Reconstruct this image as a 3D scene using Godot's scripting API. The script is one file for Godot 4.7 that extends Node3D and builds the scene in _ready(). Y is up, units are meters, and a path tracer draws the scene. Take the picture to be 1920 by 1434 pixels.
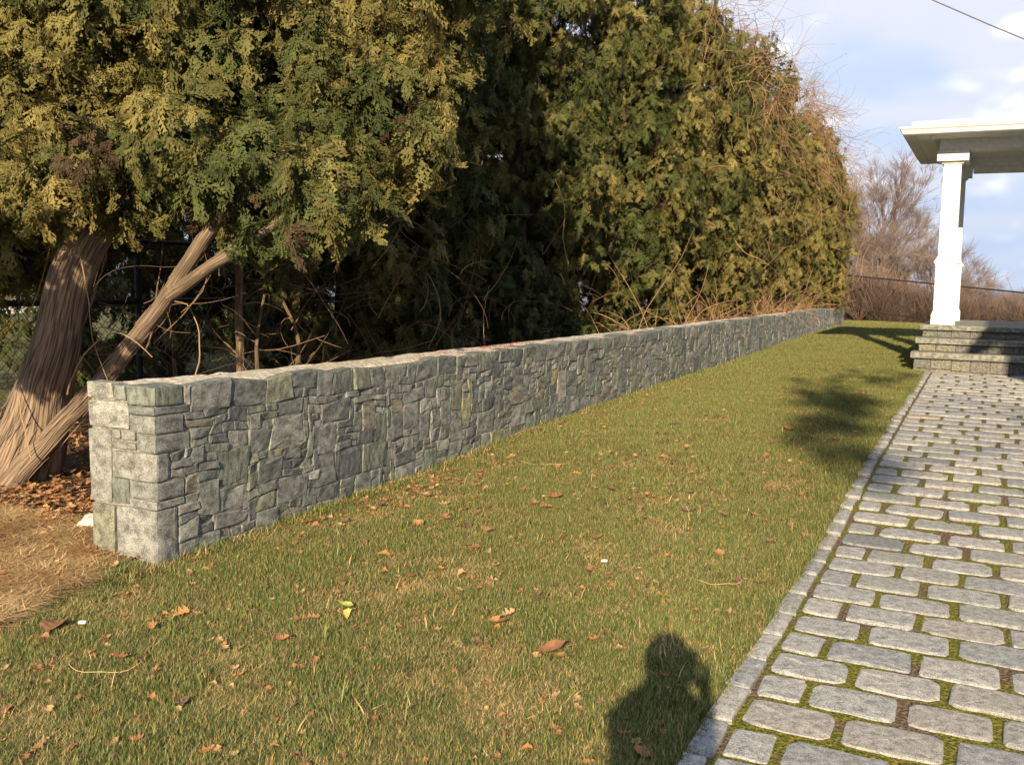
extends Node3D
# A dry-laid stone wall beside a lawn and a cobbled path. The wall and the path run along -z; y is up; metres.

var rng := RandomNumberGenerator.new()
var noise := FastNoiseLite.new()
var counts := {}
var tex := {}

# ------------------------------------------------------------------ mesh collector
class MB:
	var v := PackedVector3Array()
	var n := PackedVector3Array()
	var c := PackedColorArray()
	var u := PackedVector2Array()
	var ix := PackedInt32Array()
	func at(p: Vector3, col := Color.WHITE) -> int:
		v.append(p); c.append(col)
		return v.size() - 1
	func tri(a: int, b: int, d: int) -> void:
		ix.append(a); ix.append(b); ix.append(d)
	func face(p0: Vector3, p1: Vector3, p2: Vector3, col := Color.WHITE) -> void:
		var k := v.size()
		v.append(p0); v.append(p1); v.append(p2)
		c.append(col); c.append(col); c.append(col)
		ix.append(k); ix.append(k + 1); ix.append(k + 2)
	func quad(p0: Vector3, p1: Vector3, p2: Vector3, p3: Vector3, col := Color.WHITE) -> void:
		var k := v.size()
		v.append(p0); v.append(p1); v.append(p2); v.append(p3)
		c.append(col); c.append(col); c.append(col); c.append(col)
		ix.append(k); ix.append(k + 1); ix.append(k + 2)
		ix.append(k); ix.append(k + 2); ix.append(k + 3)
	func box(lo: Vector3, hi: Vector3, b := 0.0) -> void:   # a box, its edges chamfered by b
		var e := [lo, hi]
		if b <= 0.0:
			var q := []
			for k in 8:
				q.append(Vector3(e[k & 1].x, e[(k >> 1) & 1].y, e[(k >> 2) & 1].z))
			for f in [[0, 2, 3, 1], [4, 5, 7, 6], [0, 4, 6, 2], [1, 3, 7, 5], [2, 6, 7, 3], [0, 1, 5, 4]]:
				quad(q[f[0]], q[f[1]], q[f[2]], q[f[3]])
			return
		# three vertices at each corner
		var p := []
		for k in 8:
			var s := Vector3(1 if k & 1 else -1, 1 if k & 2 else -1, 1 if k & 4 else -1)
			var q := Vector3(e[k & 1].x, e[(k >> 1) & 1].y, e[(k >> 2) & 1].z)
			p.append([q - Vector3(0, s.y, s.z) * b, q - Vector3(s.x, 0, s.z) * b, q - Vector3(s.x, s.y, 0) * b])
		for f in [[0, 0, 2, 6, 4], [0, 1, 5, 7, 3], [1, 0, 4, 5, 1], [1, 2, 3, 7, 6], [2, 0, 1, 3, 2], [2, 4, 6, 7, 5]]:
			var a: int = f[0]
			quad(p[f[1]][a], p[f[2]][a], p[f[3]][a], p[f[4]][a])
		for ed in [[0, 1, 1, 2], [2, 3, 1, 2], [4, 5, 1, 2], [6, 7, 1, 2], [0, 2, 0, 2], [1, 3, 0, 2], [4, 6, 0, 2], [5, 7, 0, 2], [0, 4, 0, 1], [1, 5, 0, 1], [2, 6, 0, 1], [3, 7, 0, 1]]:
			quad(p[ed[0]][ed[2]], p[ed[1]][ed[2]], p[ed[1]][ed[3]], p[ed[0]][ed[3]])
		for k in 8:
			face(p[k][0], p[k][1], p[k][2])
	func tube(pts: PackedVector3Array, rad: PackedFloat32Array, sides := 3, col := Color.WHITE, smooth := false) -> void:
		var first := v.size()
		var m := pts.size()
		var side := Vector3.ZERO
		for k in m:
			var d := (pts[mini(k + 1, m - 1)] - pts[maxi(k - 1, 0)]).normalized()
			if side == Vector3.ZERO:
				side = d.cross(Vector3(0.31, 0.2, 0.93)).normalized()
			side = (side - d * side.dot(d)).normalized()
			var up := d.cross(side)
			for s in sides:
				var a := TAU * s / sides
				var o := side * cos(a) + up * sin(a)
				v.append(pts[k] + o * rad[k]); c.append(col)
				if smooth:
					n.append(o)
		for k in m - 1:
			for s in sides:
				var a := first + k * sides + s
				var b := first + k * sides + (s + 1) % sides
				ix.append(a); ix.append(b); ix.append(b + sides)
				ix.append(a); ix.append(b + sides); ix.append(a + sides)
	func mesh() -> ArrayMesh:
		var a := []
		a.resize(Mesh.ARRAY_MAX)
		a[Mesh.ARRAY_VERTEX] = v
		if n.size() == v.size():
			a[Mesh.ARRAY_NORMAL] = n
		if c.size() == v.size():
			a[Mesh.ARRAY_COLOR] = c
		if u.size() == v.size():
			a[Mesh.ARRAY_TEX_UV] = u
		a[Mesh.ARRAY_INDEX] = ix
		var m := ArrayMesh.new()
		m.add_surface_from_arrays(Mesh.PRIMITIVE_TRIANGLES, a)
		return m

# ------------------------------------------------------------------ nodes
func named(o: Node, called: String, parent: Node) -> void:
	var key := "%d/%s" % [parent.get_instance_id(), called]
	var k: int = counts.get(key, 0)
	counts[key] = k + 1
	o.name = called if k == 0 else "%s_%03d" % [called, k]
	parent.add_child(o, true)

func tag(o: Node, label := "", category := "", group := "", kind := "") -> void:
	if label: o.set_meta("label", label)
	if category: o.set_meta("category", category)
	if group: o.set_meta("group", group)
	if kind: o.set_meta("kind", kind)

func base(called: String, where := Vector3.ZERO) -> Node3D:
	var o := Node3D.new()
	named(o, called, self)
	o.position = where
	return o

func obj(called: String, m: Mesh, mat: Material, parent: Node = self, t := Transform3D()) -> MeshInstance3D:
	var o := MeshInstance3D.new()
	o.mesh = m
	o.material_override = mat
	named(o, called, parent)
	o.transform = t
	return o

func many(called: String, m: Mesh, mat: Material, where: Array, tint: Array, parent: Node = self) -> MultiMeshInstance3D:
	var mm := MultiMesh.new()
	mm.transform_format = MultiMesh.TRANSFORM_3D
	mm.use_colors = tint.size() > 0
	mm.mesh = m
	mm.instance_count = where.size()
	for i in where.size():
		mm.set_instance_transform(i, where[i])
		if tint.size():
			mm.set_instance_color(i, tint[i])
	var o := MultiMeshInstance3D.new()
	o.multimesh = mm
	o.material_override = mat
	named(o, called, parent)
	o.set_meta("kind", "stuff")
	return o

func rnd(a: float, b: float) -> float:
	return rng.randf_range(a, b)

func ball() -> Vector3:
	while true:
		var p := Vector3(rnd(-1, 1), rnd(-1, 1), rnd(-1, 1))
		if p.length() < 1.0 and p.length() > 0.05:
			return p
	return Vector3.UP

func lin(r: float, g: float, b: float) -> Color:
	return Color(r, g, b)

# ------------------------------------------------------------------ textures and materials
func grain(size: int, freq: float, octaves: int, lo: float, hi: float, type := FastNoiseLite.TYPE_SIMPLEX_SMOOTH, fractal := FastNoiseLite.FRACTAL_FBM, sd := 1) -> ImageTexture:
	var f := FastNoiseLite.new()
	f.seed = sd
	f.noise_type = type
	f.frequency = freq
	f.fractal_type = fractal
	f.fractal_octaves = octaves
	var im := f.get_seamless_image(size, size)
	im.convert(Image.FORMAT_L8)
	var d := im.get_data()
	for k in d.size():
		d[k] = int(clampf(lerpf(lo, hi, d[k] / 255.0), 0.0, 1.0) * 255.0)
	return ImageTexture.create_from_image(Image.create_from_data(size, size, false, Image.FORMAT_L8, d))

func mixed(a: ImageTexture, b: ImageTexture, speckle := 0.0) -> ImageTexture:   # product of two, with single bright and dark grains
	var x := a.get_image().get_data()
	var y := b.get_image().get_data()
	var s := a.get_image().get_width()
	for k in x.size():
		var w := x[k] * y[k] / 255.0
		if speckle > 0.0:
			w *= 1.0 + speckle * (rng.randf() - 0.5) * 2.0
		x[k] = int(clampf(w, 0, 255))
	var total := 0.0
	for k in x.size(): total += x[k]
	var gain := 0.8 * 255.0 * x.size() / total
	for k in x.size(): x[k] = int(clampf(x[k] * gain, 0, 255))
	return ImageTexture.create_from_image(Image.create_from_data(s, s, false, Image.FORMAT_L8, x))

func mat(col: Color, rough := 0.9) -> StandardMaterial3D:
	var m := StandardMaterial3D.new()
	m.albedo_color = col.linear_to_srgb()
	m.roughness = rough
	m.metallic_specular = 0.3
	return m

func rock_mat(col: Color, t: String, scale: float, bump := 0.6, bump_tex := "rough") -> StandardMaterial3D:
	var m := mat(Color(col.r * 1.25, col.g * 1.25, col.b * 1.25), 0.85)
	m.albedo_texture = tex[t]
	if t == "paint": m.roughness = 0.5
	m.uv1_triplanar = true
	m.uv1_world_triplanar = true
	m.uv1_scale = Vector3.ONE * scale
	m.heightmap_enabled = true
	m.heightmap_texture = tex[bump_tex]
	m.heightmap_scale = bump
	return m

func tinted(rough := 0.9, back := 0.0) -> StandardMaterial3D:   # takes the colour of its vertices or copies
	var m := StandardMaterial3D.new()
	m.vertex_color_use_as_albedo = true
	m.roughness = rough
	m.metallic_specular = 0.25
	m.cull_mode = BaseMaterial3D.CULL_DISABLED
	if back > 0.0:
		m.backlight_enabled = true
		m.backlight = Color(back, back, back)
	return m

# ------------------------------------------------------------------ the lie of the land
const G_WALL := [0.0, 0.0, 3.5, 0.0, 6.1, 0.05, 8.4, 0.135, 10.0, 0.172, 17.0, 0.25, 22.2, 0.392, 29.4, 0.455, 34.0, 0.40, 36.0, 0.30]
const G_PATH := [0.0, 0.0, 3.2, 0.0, 5.5, 0.035, 8.2, 0.19, 11.0, 0.27, 15.0, 0.35, 20.0, 0.42, 29.0, 0.46, 34.0, 0.36, 36.0, 0.25]

func along(t: Array, s: float) -> float:
	if s <= t[0]:
		return t[1]
	for k in range(0, t.size() - 2, 2):
		if s < t[k + 2]:
			var w: float = (s - t[k]) / (t[k + 2] - t[k])
			return lerpf(t[k + 1], t[k + 3], lerpf(w, w * w * (3 - 2 * w), 0.5))
	return t[t.size() - 1]

func land(x: float, z: float) -> float:
	var s := -z
	var h := lerpf(along(G_WALL, s), along(G_PATH, s), clampf((x + 3.86) / 3.07, 0.0, 1.0))
	if x < -4.4:   # under the trees the ground lies a little higher towards the fence
		h += 0.03 * clampf((-4.4 - x) / 3.0, 0, 1) * clampf((s - 3.0) / 3.0, 0, 1)
	if s > 36.0:
		h -= 0.13 * (s - 36.0) if s < 150.0 else 14.82
	h -= clampf(x - 1.0, 0.0, 60.0) * 0.04 * clampf((s - 20.0) / 10.0, 0, 1)
	if s > 420.0 or absf(x) > 420.0:
		h -= 12.0
	return h

func lawn(x: float, z: float) -> float:
	return land(x, z) + 0.008 * noise.get_noise_2d(x * 60.0, z * 60.0) + 0.012 * noise.get_noise_2d(x * 9.0 + 50.0, z * 9.0)

func path_top(z: float) -> float:
	return along(G_PATH, -z)

# ------------------------------------------------------------------ build
func _ready() -> void:
	rng.seed = 20240
	noise.seed = 7
	noise.frequency = 0.05
	noise.fractal_octaves = 2
	camera_sky_sun()
	make_textures()
	ground()
	path()
	steps()
	porch()
	wall()
	fences()
	hedge()
	far_things()
	house_and_shade_tree()
	lawn_grass()
	litter()
	small_things()
	photographer()

func camera_sky_sun() -> void:
	var cam := Camera3D.new()
	cam.name = "camera"
	cam.fov = 43.438
	cam.near = 0.03
	cam.far = 12000.0
	cam.transform = Transform3D(Basis(Vector3(0.89409, 0.0179, -0.44753), Vector3(-0.06297, 0.9943, -0.08604), Vector3(0.44344, 0.10511, 0.89012)).orthonormalized(), Vector3(0, 1.54, 0))
	add_child(cam)
	cam.current = true
	var e := Environment.new()
	e.background_mode = Environment.BG_SKY
	e.tonemap_mode = Environment.TONE_MAPPER_LINEAR
	e.tonemap_exposure = 2.6
	e.sdfgi_enabled = true
	e.ssao_enabled = true
	e.ssil_enabled = true
	var sky := Sky.new()
	var pm := PanoramaSkyMaterial.new()
	pm.panorama = cloud_sky()
	sky.sky_material = pm
	e.sky = sky
	e.background_energy_multiplier = 1.0
	var we := WorldEnvironment.new()
	we.name = "environment"
	we.environment = e
	add_child(we)
	var sun := DirectionalLight3D.new()
	sun.name = "sun"
	sun.light_energy = 1.4
	sun.light_color = Color(1.0, 0.90, 0.74)
	sun.light_angular_distance = 0.53
	sun.shadow_enabled = true
	var el := deg_to_rad(21.5)
	var az := deg_to_rad(15.7)
	sun.basis = Basis.looking_at(Vector3(-sin(az) * cos(el), -sin(el), -cos(az) * cos(el)), Vector3.UP)
	add_child(sun)

func cloud_sky() -> ImageTexture:
	var w := 1536
	var h := 768
	var big := FastNoiseLite.new()
	big.seed = 11
	big.frequency = 0.55
	big.fractal_octaves = 5
	big.fractal_gain = 0.5
	var puff := FastNoiseLite.new()
	puff.seed = 5
	puff.frequency = 0.9
	puff.fractal_octaves = 4
	var data := PackedFloat32Array()
	data.resize(w * h * 3)
	var k := 0
	for j in h:
		var th := PI * (j + 0.5) / h
		var y := cos(th)
		var r := sin(th)
		for i in w:
			var c: Color
			if y <= 0.0:
				c = Color(0.22, 0.24, 0.28)
			else:
				var ph := TAU * (i + 0.5) / w
				var q := 1.6 / (y + 0.12)
				var px := r * sin(ph) * q
				var pz := r * cos(ph) * q
				var d := big.get_noise_2d(px, pz) * 0.5 + 0.5
				var cover := smoothstep(0.27, 0.58, d)
				var b := puff.get_noise_2d(px * 1.3 + 40.0, pz * 1.3)
				var bright := smoothstep(0.18, 0.5, b) * cover
				var blue := Color(0.245, 0.295, 0.385).lerp(Color(0.195, 0.245, 0.345), smoothstep(0.3, 0.9, y))
				var cloud := Color(0.33, 0.34, 0.385).lerp(Color(0.55, 0.56, 0.58), bright)
				c = blue.lerp(cloud, cover * 0.85)
				var low := smoothstep(0.16, 0.0, y)
				c = c.lerp(Color(0.215, 0.26, 0.345), low * 0.75)
			data[k] = c.r
			data[k + 1] = c.g
			data[k + 2] = c.b
			k += 3
	return ImageTexture.create_from_image(Image.create_from_data(w, h, false, Image.FORMAT_RGBF, data.to_byte_array()))

func make_textures() -> void:
	var fbm := FastNoiseLite.FRACTAL_FBM
	var ridge := FastNoiseLite.FRACTAL_RIDGED
	var simp := FastNoiseLite.TYPE_SIMPLEX_SMOOTH
	tex.rough = grain(512, 0.012, 5, 0.0, 1.0, simp, fbm, 3)
	tex.streak = mixed(mixed(grain(512, 0.022, 5, 0.66, 1.14, simp, fbm, 4), grain(512, 0.010, 4, 0.70, 1.05, simp, fbm, 5)), grain(512, 0.11, 3, 0.6, 1.1, simp, fbm, 15), 0.22)
	tex.granite = mixed(mixed(grain(512, 0.12, 3, 0.4, 1.15, simp, fbm, 6), grain(512, 0.012, 4, 0.65, 1.1, simp, fbm, 8)), grain(512, 0.045, 3, 0.65, 1.1, simp, fbm, 16), 0.35)
	tex.mortar = mixed(grain(512, 0.02, 4, 0.6, 1.1, simp, fbm, 9), grain(512, 0.12, 2, 0.75, 1.1, simp, fbm, 10), 0.1)
	tex.soil = mixed(grain(512, 0.02, 5, 0.2, 1.2, simp, fbm, 12), grain(512, 0.1, 3, 0.5, 1.2, simp, fbm, 13), 0.3)
	tex.paint = grain(256, 0.02, 3, 0.9, 1.0, simp, fbm, 14)
	# bark: long fibres along v
	var f := FastNoiseLite.new()
	f.seed = 21
	f.frequency = 0.02
	f.fractal_octaves = 4
	var s := 512
	var d := PackedByteArray()
	d.resize(s * s)
	for y in s:
		for x in s:
			var a := TAU * x / s
			var b := TAU * y / s
			var w := f.get_noise_3d(cos(a) * 560.0 + sin(b) * 32.0, sin(a) * 560.0 + cos(b) * 32.0, sin(b) * 22.0)
			d[y * s + x] = int(clampf(0.80 + w * 0.6, 0.2, 1.0) * 255.0)
	tex.bark = ImageTexture.create_from_image(Image.create_from_data(s, s, false, Image.FORMAT_L8, d))

func bark_mat(col: Color, us := 1.0, vs := 1.0, bump := 2.0) -> StandardMaterial3D:
	var m := mat(col, 0.95)
	m.albedo_texture = tex.bark
	m.heightmap_enabled = true
	m.heightmap_texture = tex.bark
	m.heightmap_scale = bump
	m.uv1_scale = Vector3(us, vs, 1)
	return m

# ------------------------------------------------------------------ ground
func ground() -> void:
	var xs := []
	var zs := []
	var x := -9.0
	while x < 3.0:
		xs.append(x); x += 0.2
	for d in [3.0, 4, 6, 9, 14, 22, 35, 60, 110, 200, 380, 430, 800, 2000, 6000]: xs.append(float(d))
	for d in [-10.0, -12, -15, -20, -28, -40, -60, -110, -200, -380, -430, -800, -2000, -6000]: xs.insert(0, float(d))
	var z := 3.0
	while z > -37.0:
		zs.append(z); z -= 0.25
	for d in [-38.0, -40, -44, -50, -60, -75, -100, -150, -230, -400, -430, -800, -2000, -7000]: zs.append(float(d))
	for d in [5.0, 9, 16, 30, 60, 150, 400, 430, 2000, 6000]: zs.insert(0, float(d))
	var mb := MB.new()
	for zz in zs:
		for xx in xs:
			var h := lawn(xx, zz) - 0.012
			if xx > -0.86 and xx < 2.6 and zz > -15.6:
				h -= 0.09
			if absf(xx + 4.11) < 0.12 and zz < -3.7 and zz > -29.0:
				h -= 0.05
			var lawn_c := lin(0.085, 0.085, 0.034)
			var litter_c := lin(0.10, 0.060, 0.032)
			var c := lawn_c
			var edge := noise.get_noise_2d(xx * 8.0, zz * 8.0) * 0.4
			var under := smoothstep(-3.85 + edge, -4.15 + edge, xx) * smoothstep(-2.3 + edge, -2.8 + edge, zz)
			c = c.lerp(litter_c, under)
			if xx < -9.5:
				c = lin(0.10, 0.105, 0.04)
			if zz < -33.5:
				c = lin(0.08, 0.06, 0.04)
			mb.at(Vector3(xx, h, zz), c)
			mb.n.append(Vector3.UP)
	var w := xs.size()
	for j in zs.size() - 1:
		for i in w - 1:
			var a := j * w + i
			mb.tri(a, a + w + 1, a + 1)
			mb.tri(a, a + w, a + w + 1)
	# smooth normals
	var nn := PackedVector3Array()
	nn.resize(mb.v.size())
	for t in range(0, mb.ix.size(), 3):
		var f := (mb.v[mb.ix[t + 2]] - mb.v[mb.ix[t]]).cross(mb.v[mb.ix[t + 1]] - mb.v[mb.ix[t]])
		for k in 3:
			nn[mb.ix[t + k]] += f
	for k in nn.size():
		nn[k] = nn[k].normalized() if nn[k].y >= 0 else -nn[k].normalized()
	mb.n = nn
	var m := rock_mat(Color.WHITE, "soil", 1.7, 1.2)
	m.vertex_color_use_as_albedo = true
	tag(obj("ground", mb.mesh(), m), "", "", "", "structure")
	var sea := MB.new()
	sea.quad(Vector3(-7000, -17.0, -430), Vector3(7000, -17.0, -430), Vector3(7000, -17.0, -9000), Vector3(-7000, -17.0, -9000))
	var wm := mat(lin(0.05, 0.09, 0.14), 0.25)
	tag(obj("water", sea.mesh(), wm), "", "", "", "structure")

# ------------------------------------------------------------------ stones
func rough_block(mb: MB, size: Vector3, at: Transform3D, round: float, rough: float, seg := 3, sd := 0.0) -> void:
	var h := size * 0.5
	var inner := h - Vector3.ONE * round
	for f in 6:
		var ax := f >> 1
		var sg := 1.0 if f & 1 else -1.0
		var first := mb.v.size()
		for j in seg + 1:
			for i in seg + 1:
				var p := Vector3.ZERO
				p[ax] = sg
				p[(ax + 1) % 3] = -1.0 + 2.0 * i / seg
				p[(ax + 2) % 3] = -1.0 + 2.0 * j / seg
				# pull grid lines towards the edges so that the rounding is narrow
				for a in 3:
					p[a] = signf(p[a]) * pow(absf(p[a]), 0.6)
				var q := p * h
				var cl := q.clamp(-inner, inner)
				var o := q - cl
				if o.length() > 0.0001:
					q = cl + o.normalized() * minf(o.length(), round)
				var nd := Vector3(noise.get_noise_3d(q.x * 90 + sd, q.y * 90, q.z * 90), noise.get_noise_3d(q.x * 90, q.y * 90 + sd + 31, q.z * 90), noise.get_noise_3d(q.x * 90, q.y * 90 + 77, q.z * 90 + sd))
				q += nd * rough
				mb.at(at * q)
		for j in seg:
			for i in seg:
				var a := first + j * (seg + 1) + i
				if sg > 0:
					mb.tri(a, a + seg + 2, a + 1); mb.tri(a, a + seg + 1, a + seg + 2)
				else:
					mb.tri(a, a + 1, a + seg + 2); mb.tri(a, a + seg + 2, a + seg + 1)

# A stone in a face: four corners (along, up) in the face's plane; map() turns (along, up, out) to a point.
func face_stone(mb: MB, q: Array, origin: Vector3, ea: Vector3, eu: Vector3, eo: Vector3, proud: float, rough: float, sd: float, back := -0.05, nx := 4, ny := 3) -> void:
	var first := mb.v.size()
	var tilt := Vector2(sin(sd * 3.1), cos(sd * 5.7)) * rough * 0.45
	for j in ny + 1:
		for i in nx + 1:
			var s: float = [0.0, 0.1, 0.5, 0.9, 1.0][i] if nx == 4 else float(i) / nx
			var t: float = [0.0, 0.12, 0.88, 1.0][j] if ny == 3 else float(j) / ny
			if i > 0 and i < nx:
				s += 0.09 * sin(sd * 7.0 + i * 2.3 + j)
			if j > 0 and j < ny:
				t += 0.08 * sin(sd * 4.0 + i * 1.7 + j * 3.0)
			var lo: Vector2 = q[0].lerp(q[1], s)
			var hi: Vector2 = q[3].lerp(q[2], s)
			var p := lo.lerp(hi, t)
			var edge := i == 0 or j == 0 or i == nx or j == ny
			var out := proud + rough * noise.get_noise_3d(p.x * 130.0, p.y * 130.0, sd * 40.0) + tilt.x * (s - 0.5) * 2.0 + tilt.y * (t - 0.5) * 2.0
			if edge:
				out -= 0.0035 + 0.0025 * sin(sd * 11.0 + i * 2.0 + j * 5.0)
				var corner := (i == 0 or i == nx) and (j == 0 or j == ny)
				if corner:
					p = p.lerp((q[0] + q[2]) * 0.5, 0.02)
			mb.at(origin + ea * p.x + eu * p.y + eo * out)
	var w := nx + 1
	for j in ny:
		for i in nx:
			var a := first + j * w + i
			mb.tri(a, a + w + 1, a + 1); mb.tri(a, a + w, a + w + 1)
	var ring := []
	for i in nx: ring.append(first + i)
	for j in ny: ring.append(first + j * w + nx)
	for i in nx: ring.append(first + ny * w + nx - i)
	for j in ny: ring.append(first + (ny - j) * w)
	var k0 := mb.v.size()
	for r in ring:
		var p: Vector3 = mb.v[r]
		mb.at(p - eo * ((p - origin).dot(eo) - back))
	var m := ring.size()
	for k in m:
		mb.tri(ring[k], ring[(k + 1) % m], k0 + (k + 1) % m); mb.tri(ring[k], k0 + (k + 1) % m, k0 + k)

const SIZES := [[5, 4], [4, 5], [5, 3], [6, 3], [4, 4], [5, 3], [5, 2], [4, 2], [4, 3], [3, 4], [3, 2], [2, 2], [4, 1], [2, 1], [4, 1], [6, 2], [5, 3], [3, 2], [4, 2], [5, 1], [6, 3], [5, 2], [4, 3], [3, 1], [2, 1], [4, 1], [3, 1], [2, 1], [1, 2], [1, 3], [6, 4], [5, 4], [3, 1], [2, 1], [5, 1], [1, 2]]

# Fills w x h cells with stones of many sizes; returns [x, y, w, h] in cells.
func ashlar(w: int, h: int, top_rows: int, quoins: Array) -> Array:
	var taken := PackedByteArray()
	taken.resize(w * h)
	var out := []
	for q in quoins:
		for j in q[6]:
			for i in int(round(q[3] / 0.05)): taken[(q[5] + j) * w + i] = 1
	var x := 5
	while top_rows > 0 and x < w:   # the top course runs level
		var n := mini(rng.randi_range(3, 6), w - x)
		if w - x - n < 2: n = w - x
		var tall := top_rows if rng.randf() < 0.6 else top_rows - 1
		out.append([x, h - tall, n, tall])
		for j in tall:
			for i in n: taken[(h - 1 - j) * w + x + i] = 1
		x += n
	for yy in h:
		for xx in w:
			if taken[yy * w + xx]: continue
			var free := 0
			while xx + free < w and free < 6 and not taken[yy * w + xx + free]: free += 1
			var best := [1, 1]
			for k in 14:
				var s: Array = SIZES[rng.randi() % SIZES.size()]
				if s[0] > free or yy + s[1] > h: continue
				if free - s[0] == 1 and s[0] > 1: continue
				var ok := true
				for j in s[1]:
					for i in s[0]:
						if taken[(yy + j) * w + xx + i]: ok = false
				if ok:
					best = s
					break
			if best[0] == 1:   # a sliver: as tall as it may be, or wide
				var up := 1
				while yy + up < h and up < 3 and not taken[(yy + up) * w + xx]: up += 1
				best = [mini(free, 2), 1] if free > 1 else [1, up]
			for j in best[1]:
				for i in best[0]: taken[(yy + j) * w + xx + i] = 1
			out.append([xx, yy, best[0], best[1]])
	return out

var stone_mats := []

func warp(p: Vector2) -> Vector2:
	return p + Vector2(noise.get_noise_2d(p.x * 75.0, p.y * 75.0), noise.get_noise_2d(p.x * 75.0 + 300.0, p.y * 75.0)) * Vector2(0.030, 0.022) + Vector2(0.0, noise.get_noise_2d(p.x * 22.0, p.y * 22.0 + 90.0) * 0.03)

func wall() -> void:
	for c in [lin(0.145, 0.158, 0.158), lin(0.185, 0.198, 0.194), lin(0.225, 0.236, 0.228), lin(0.155, 0.176, 0.158), lin(0.19, 0.202, 0.162), lin(0.215, 0.205, 0.175), lin(0.115, 0.128, 0.133), lin(0.27, 0.277, 0.262), lin(0.25, 0.25, 0.16)]:
		var sm := rock_mat(c, "streak", 2.2, 0.45)
		var n := stone_mats.size()
		sm.uv1_scale = [Vector3(1.5, 2.2, 1.5), Vector3(1.2, 1.5, 1.2), Vector3(1.3, 1.5, 1.3), Vector3(2.4, 1.1, 2.4), Vector3(1.4, 1.4, 1.4), Vector3(1.2, 2.2, 1.2), Vector3(2.2, 1.0, 2.2), Vector3(1.0, 1.6, 1.0), Vector3(1.4, 1.7, 1.4)][n]
		sm.uv1_offset = Vector3(n * 0.37, n * 0.21, n * 0.53)
		stone_mats.append(sm)
	var wt := base("stone_wall", Vector3(-4.11, 0, -16.4))
	tag(wt, "long low wall of grey-green stones between lawn and evergreen trees", "wall")
	var o := -wt.position
	var X := -3.859
	var ZF := -3.588
	var L := 25.8
	var top := 0.945
	var cell := 0.05
	# core, set back from the stone faces
	var core := MB.new()
	core.box(Vector3(-4.345, -0.35, -29.33), Vector3(X - 0.011, top - 0.03, ZF - 0.020))
	obj("mortar_core", core.mesh(), rock_mat(lin(0.24, 0.23, 0.20), "mortar", 3.0, 0.6), wt, Transform3D(Basis(), o))
	# mortar spread on the top
	var cap := MB.new()
	var nz := 260
	var nx := 8
	for j in nz + 1:
		var z := ZF - 0.03 - (L - 0.06) * j / nz
		for i in nx + 1:
			var x := -4.345 + 0.46 * i / nx
			var y := top + 0.006 + 0.011 * noise.get_noise_2d(x * 120.0, z * 120.0) + 0.008 * noise.get_noise_2d(x * 40.0 + 9.0, z * 30.0)
			if i == 0 or i == nx or j == 0 or j == nz: y -= 0.035
			cap.at(Vector3(x, y + sag(z), z))
	for j in nz:
		for i in nx:
			var a := j * (nx + 1) + i
			cap.tri(a, a + 1, a + nx + 2); cap.tri(a, a + nx + 2, a + nx + 1)
	obj("mortar_cap", cap.mesh(), rock_mat(lin(0.50, 0.47, 0.40), "mortar", 2.2, 0.8), wt, Transform3D(Basis(), o))
	# end face, and the quoins that turn the corner: [height from, to, back along the end face, length along the long face, tone]
	var quoins := [[-0.05, 0.302, 0.30, 0.15, 2, 0, 7], [0.307, 0.352, 0.20, 0.20, 2, 7, 1], [0.358, 0.452, 0.20, 0.20, 1, 8, 2], [0.457, 0.602, 0.31, 0.10, 2, 10, 3], [0.607, 0.702, 0.135, 0.25, 1, 13, 2], [0.707, 0.802, 0.19, 0.20, 1, 15, 2], [0.807, 0.852, 0.19, 0.25, 0, 17, 1], [0.857, 0.960, 0.20, 0.20, 3, 18, 2]]
	for k in quoins.size():
		var q: Array = quoins[k]
		var mb := MB.new()
		var size := Vector3(q[2], q[1] - q[0], q[3] - 0.006)
		rough_block(mb, size, Transform3D(Basis(), o + Vector3(X + 0.002 + 0.003 * sin(k * 4.0) - q[2] * 0.5, (q[0] + q[1]) * 0.5, ZF + 0.002 - q[3] * 0.5)), 0.008, 0.007, 5, k * 17.0)
		obj("stone", mb.mesh(), stone_mats[q[4]], wt)
	var ends := [[0.0, 0.19, -0.08, 0.30, 4], [0.0, 0.168, 0.305, 0.71, 2], [0.0, 0.31, 0.715, 0.865, 7], [0.0, 0.19, 0.87, 0.965, 7], [0.198, 0.29, 0.868, 0.955, 1], [0.174, 0.295, 0.308, 0.455, 3], [0.174, 0.355, 0.608, 0.655, 1], [0.174, 0.24, 0.66, 0.718, 2], [0.246, 0.355, 0.66, 0.718, 2]]
	for k in ends.size():
		var q: Array = ends[k]
		var mb := MB.new()
		var d := 0.004
		face_stone(mb, [Vector2(q[0] + d, q[2] + d), Vector2(q[1] - d, q[2] + d * 2), Vector2(q[1] - d * 1.5, q[3] - d), Vector2(q[0] + d, q[3] - d)], o + Vector3(-4.36, 0, ZF - 0.004), Vector3.RIGHT, Vector3.UP, Vector3.BACK, 0.0, 0.007, k + 0.4, -0.09)
		obj("stone", mb.mesh(), stone_mats[q[4]], wt)
	# the long face
	var w := int(L / cell)
	var rows := 20
	var cells := ashlar(w, rows, 3, quoins)
	cells.sort_custom(func(a, b): return a[0] < b[0])
	var rest := []
	for k in stone_mats.size(): rest.append(MB.new())
	var made := 0
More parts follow.
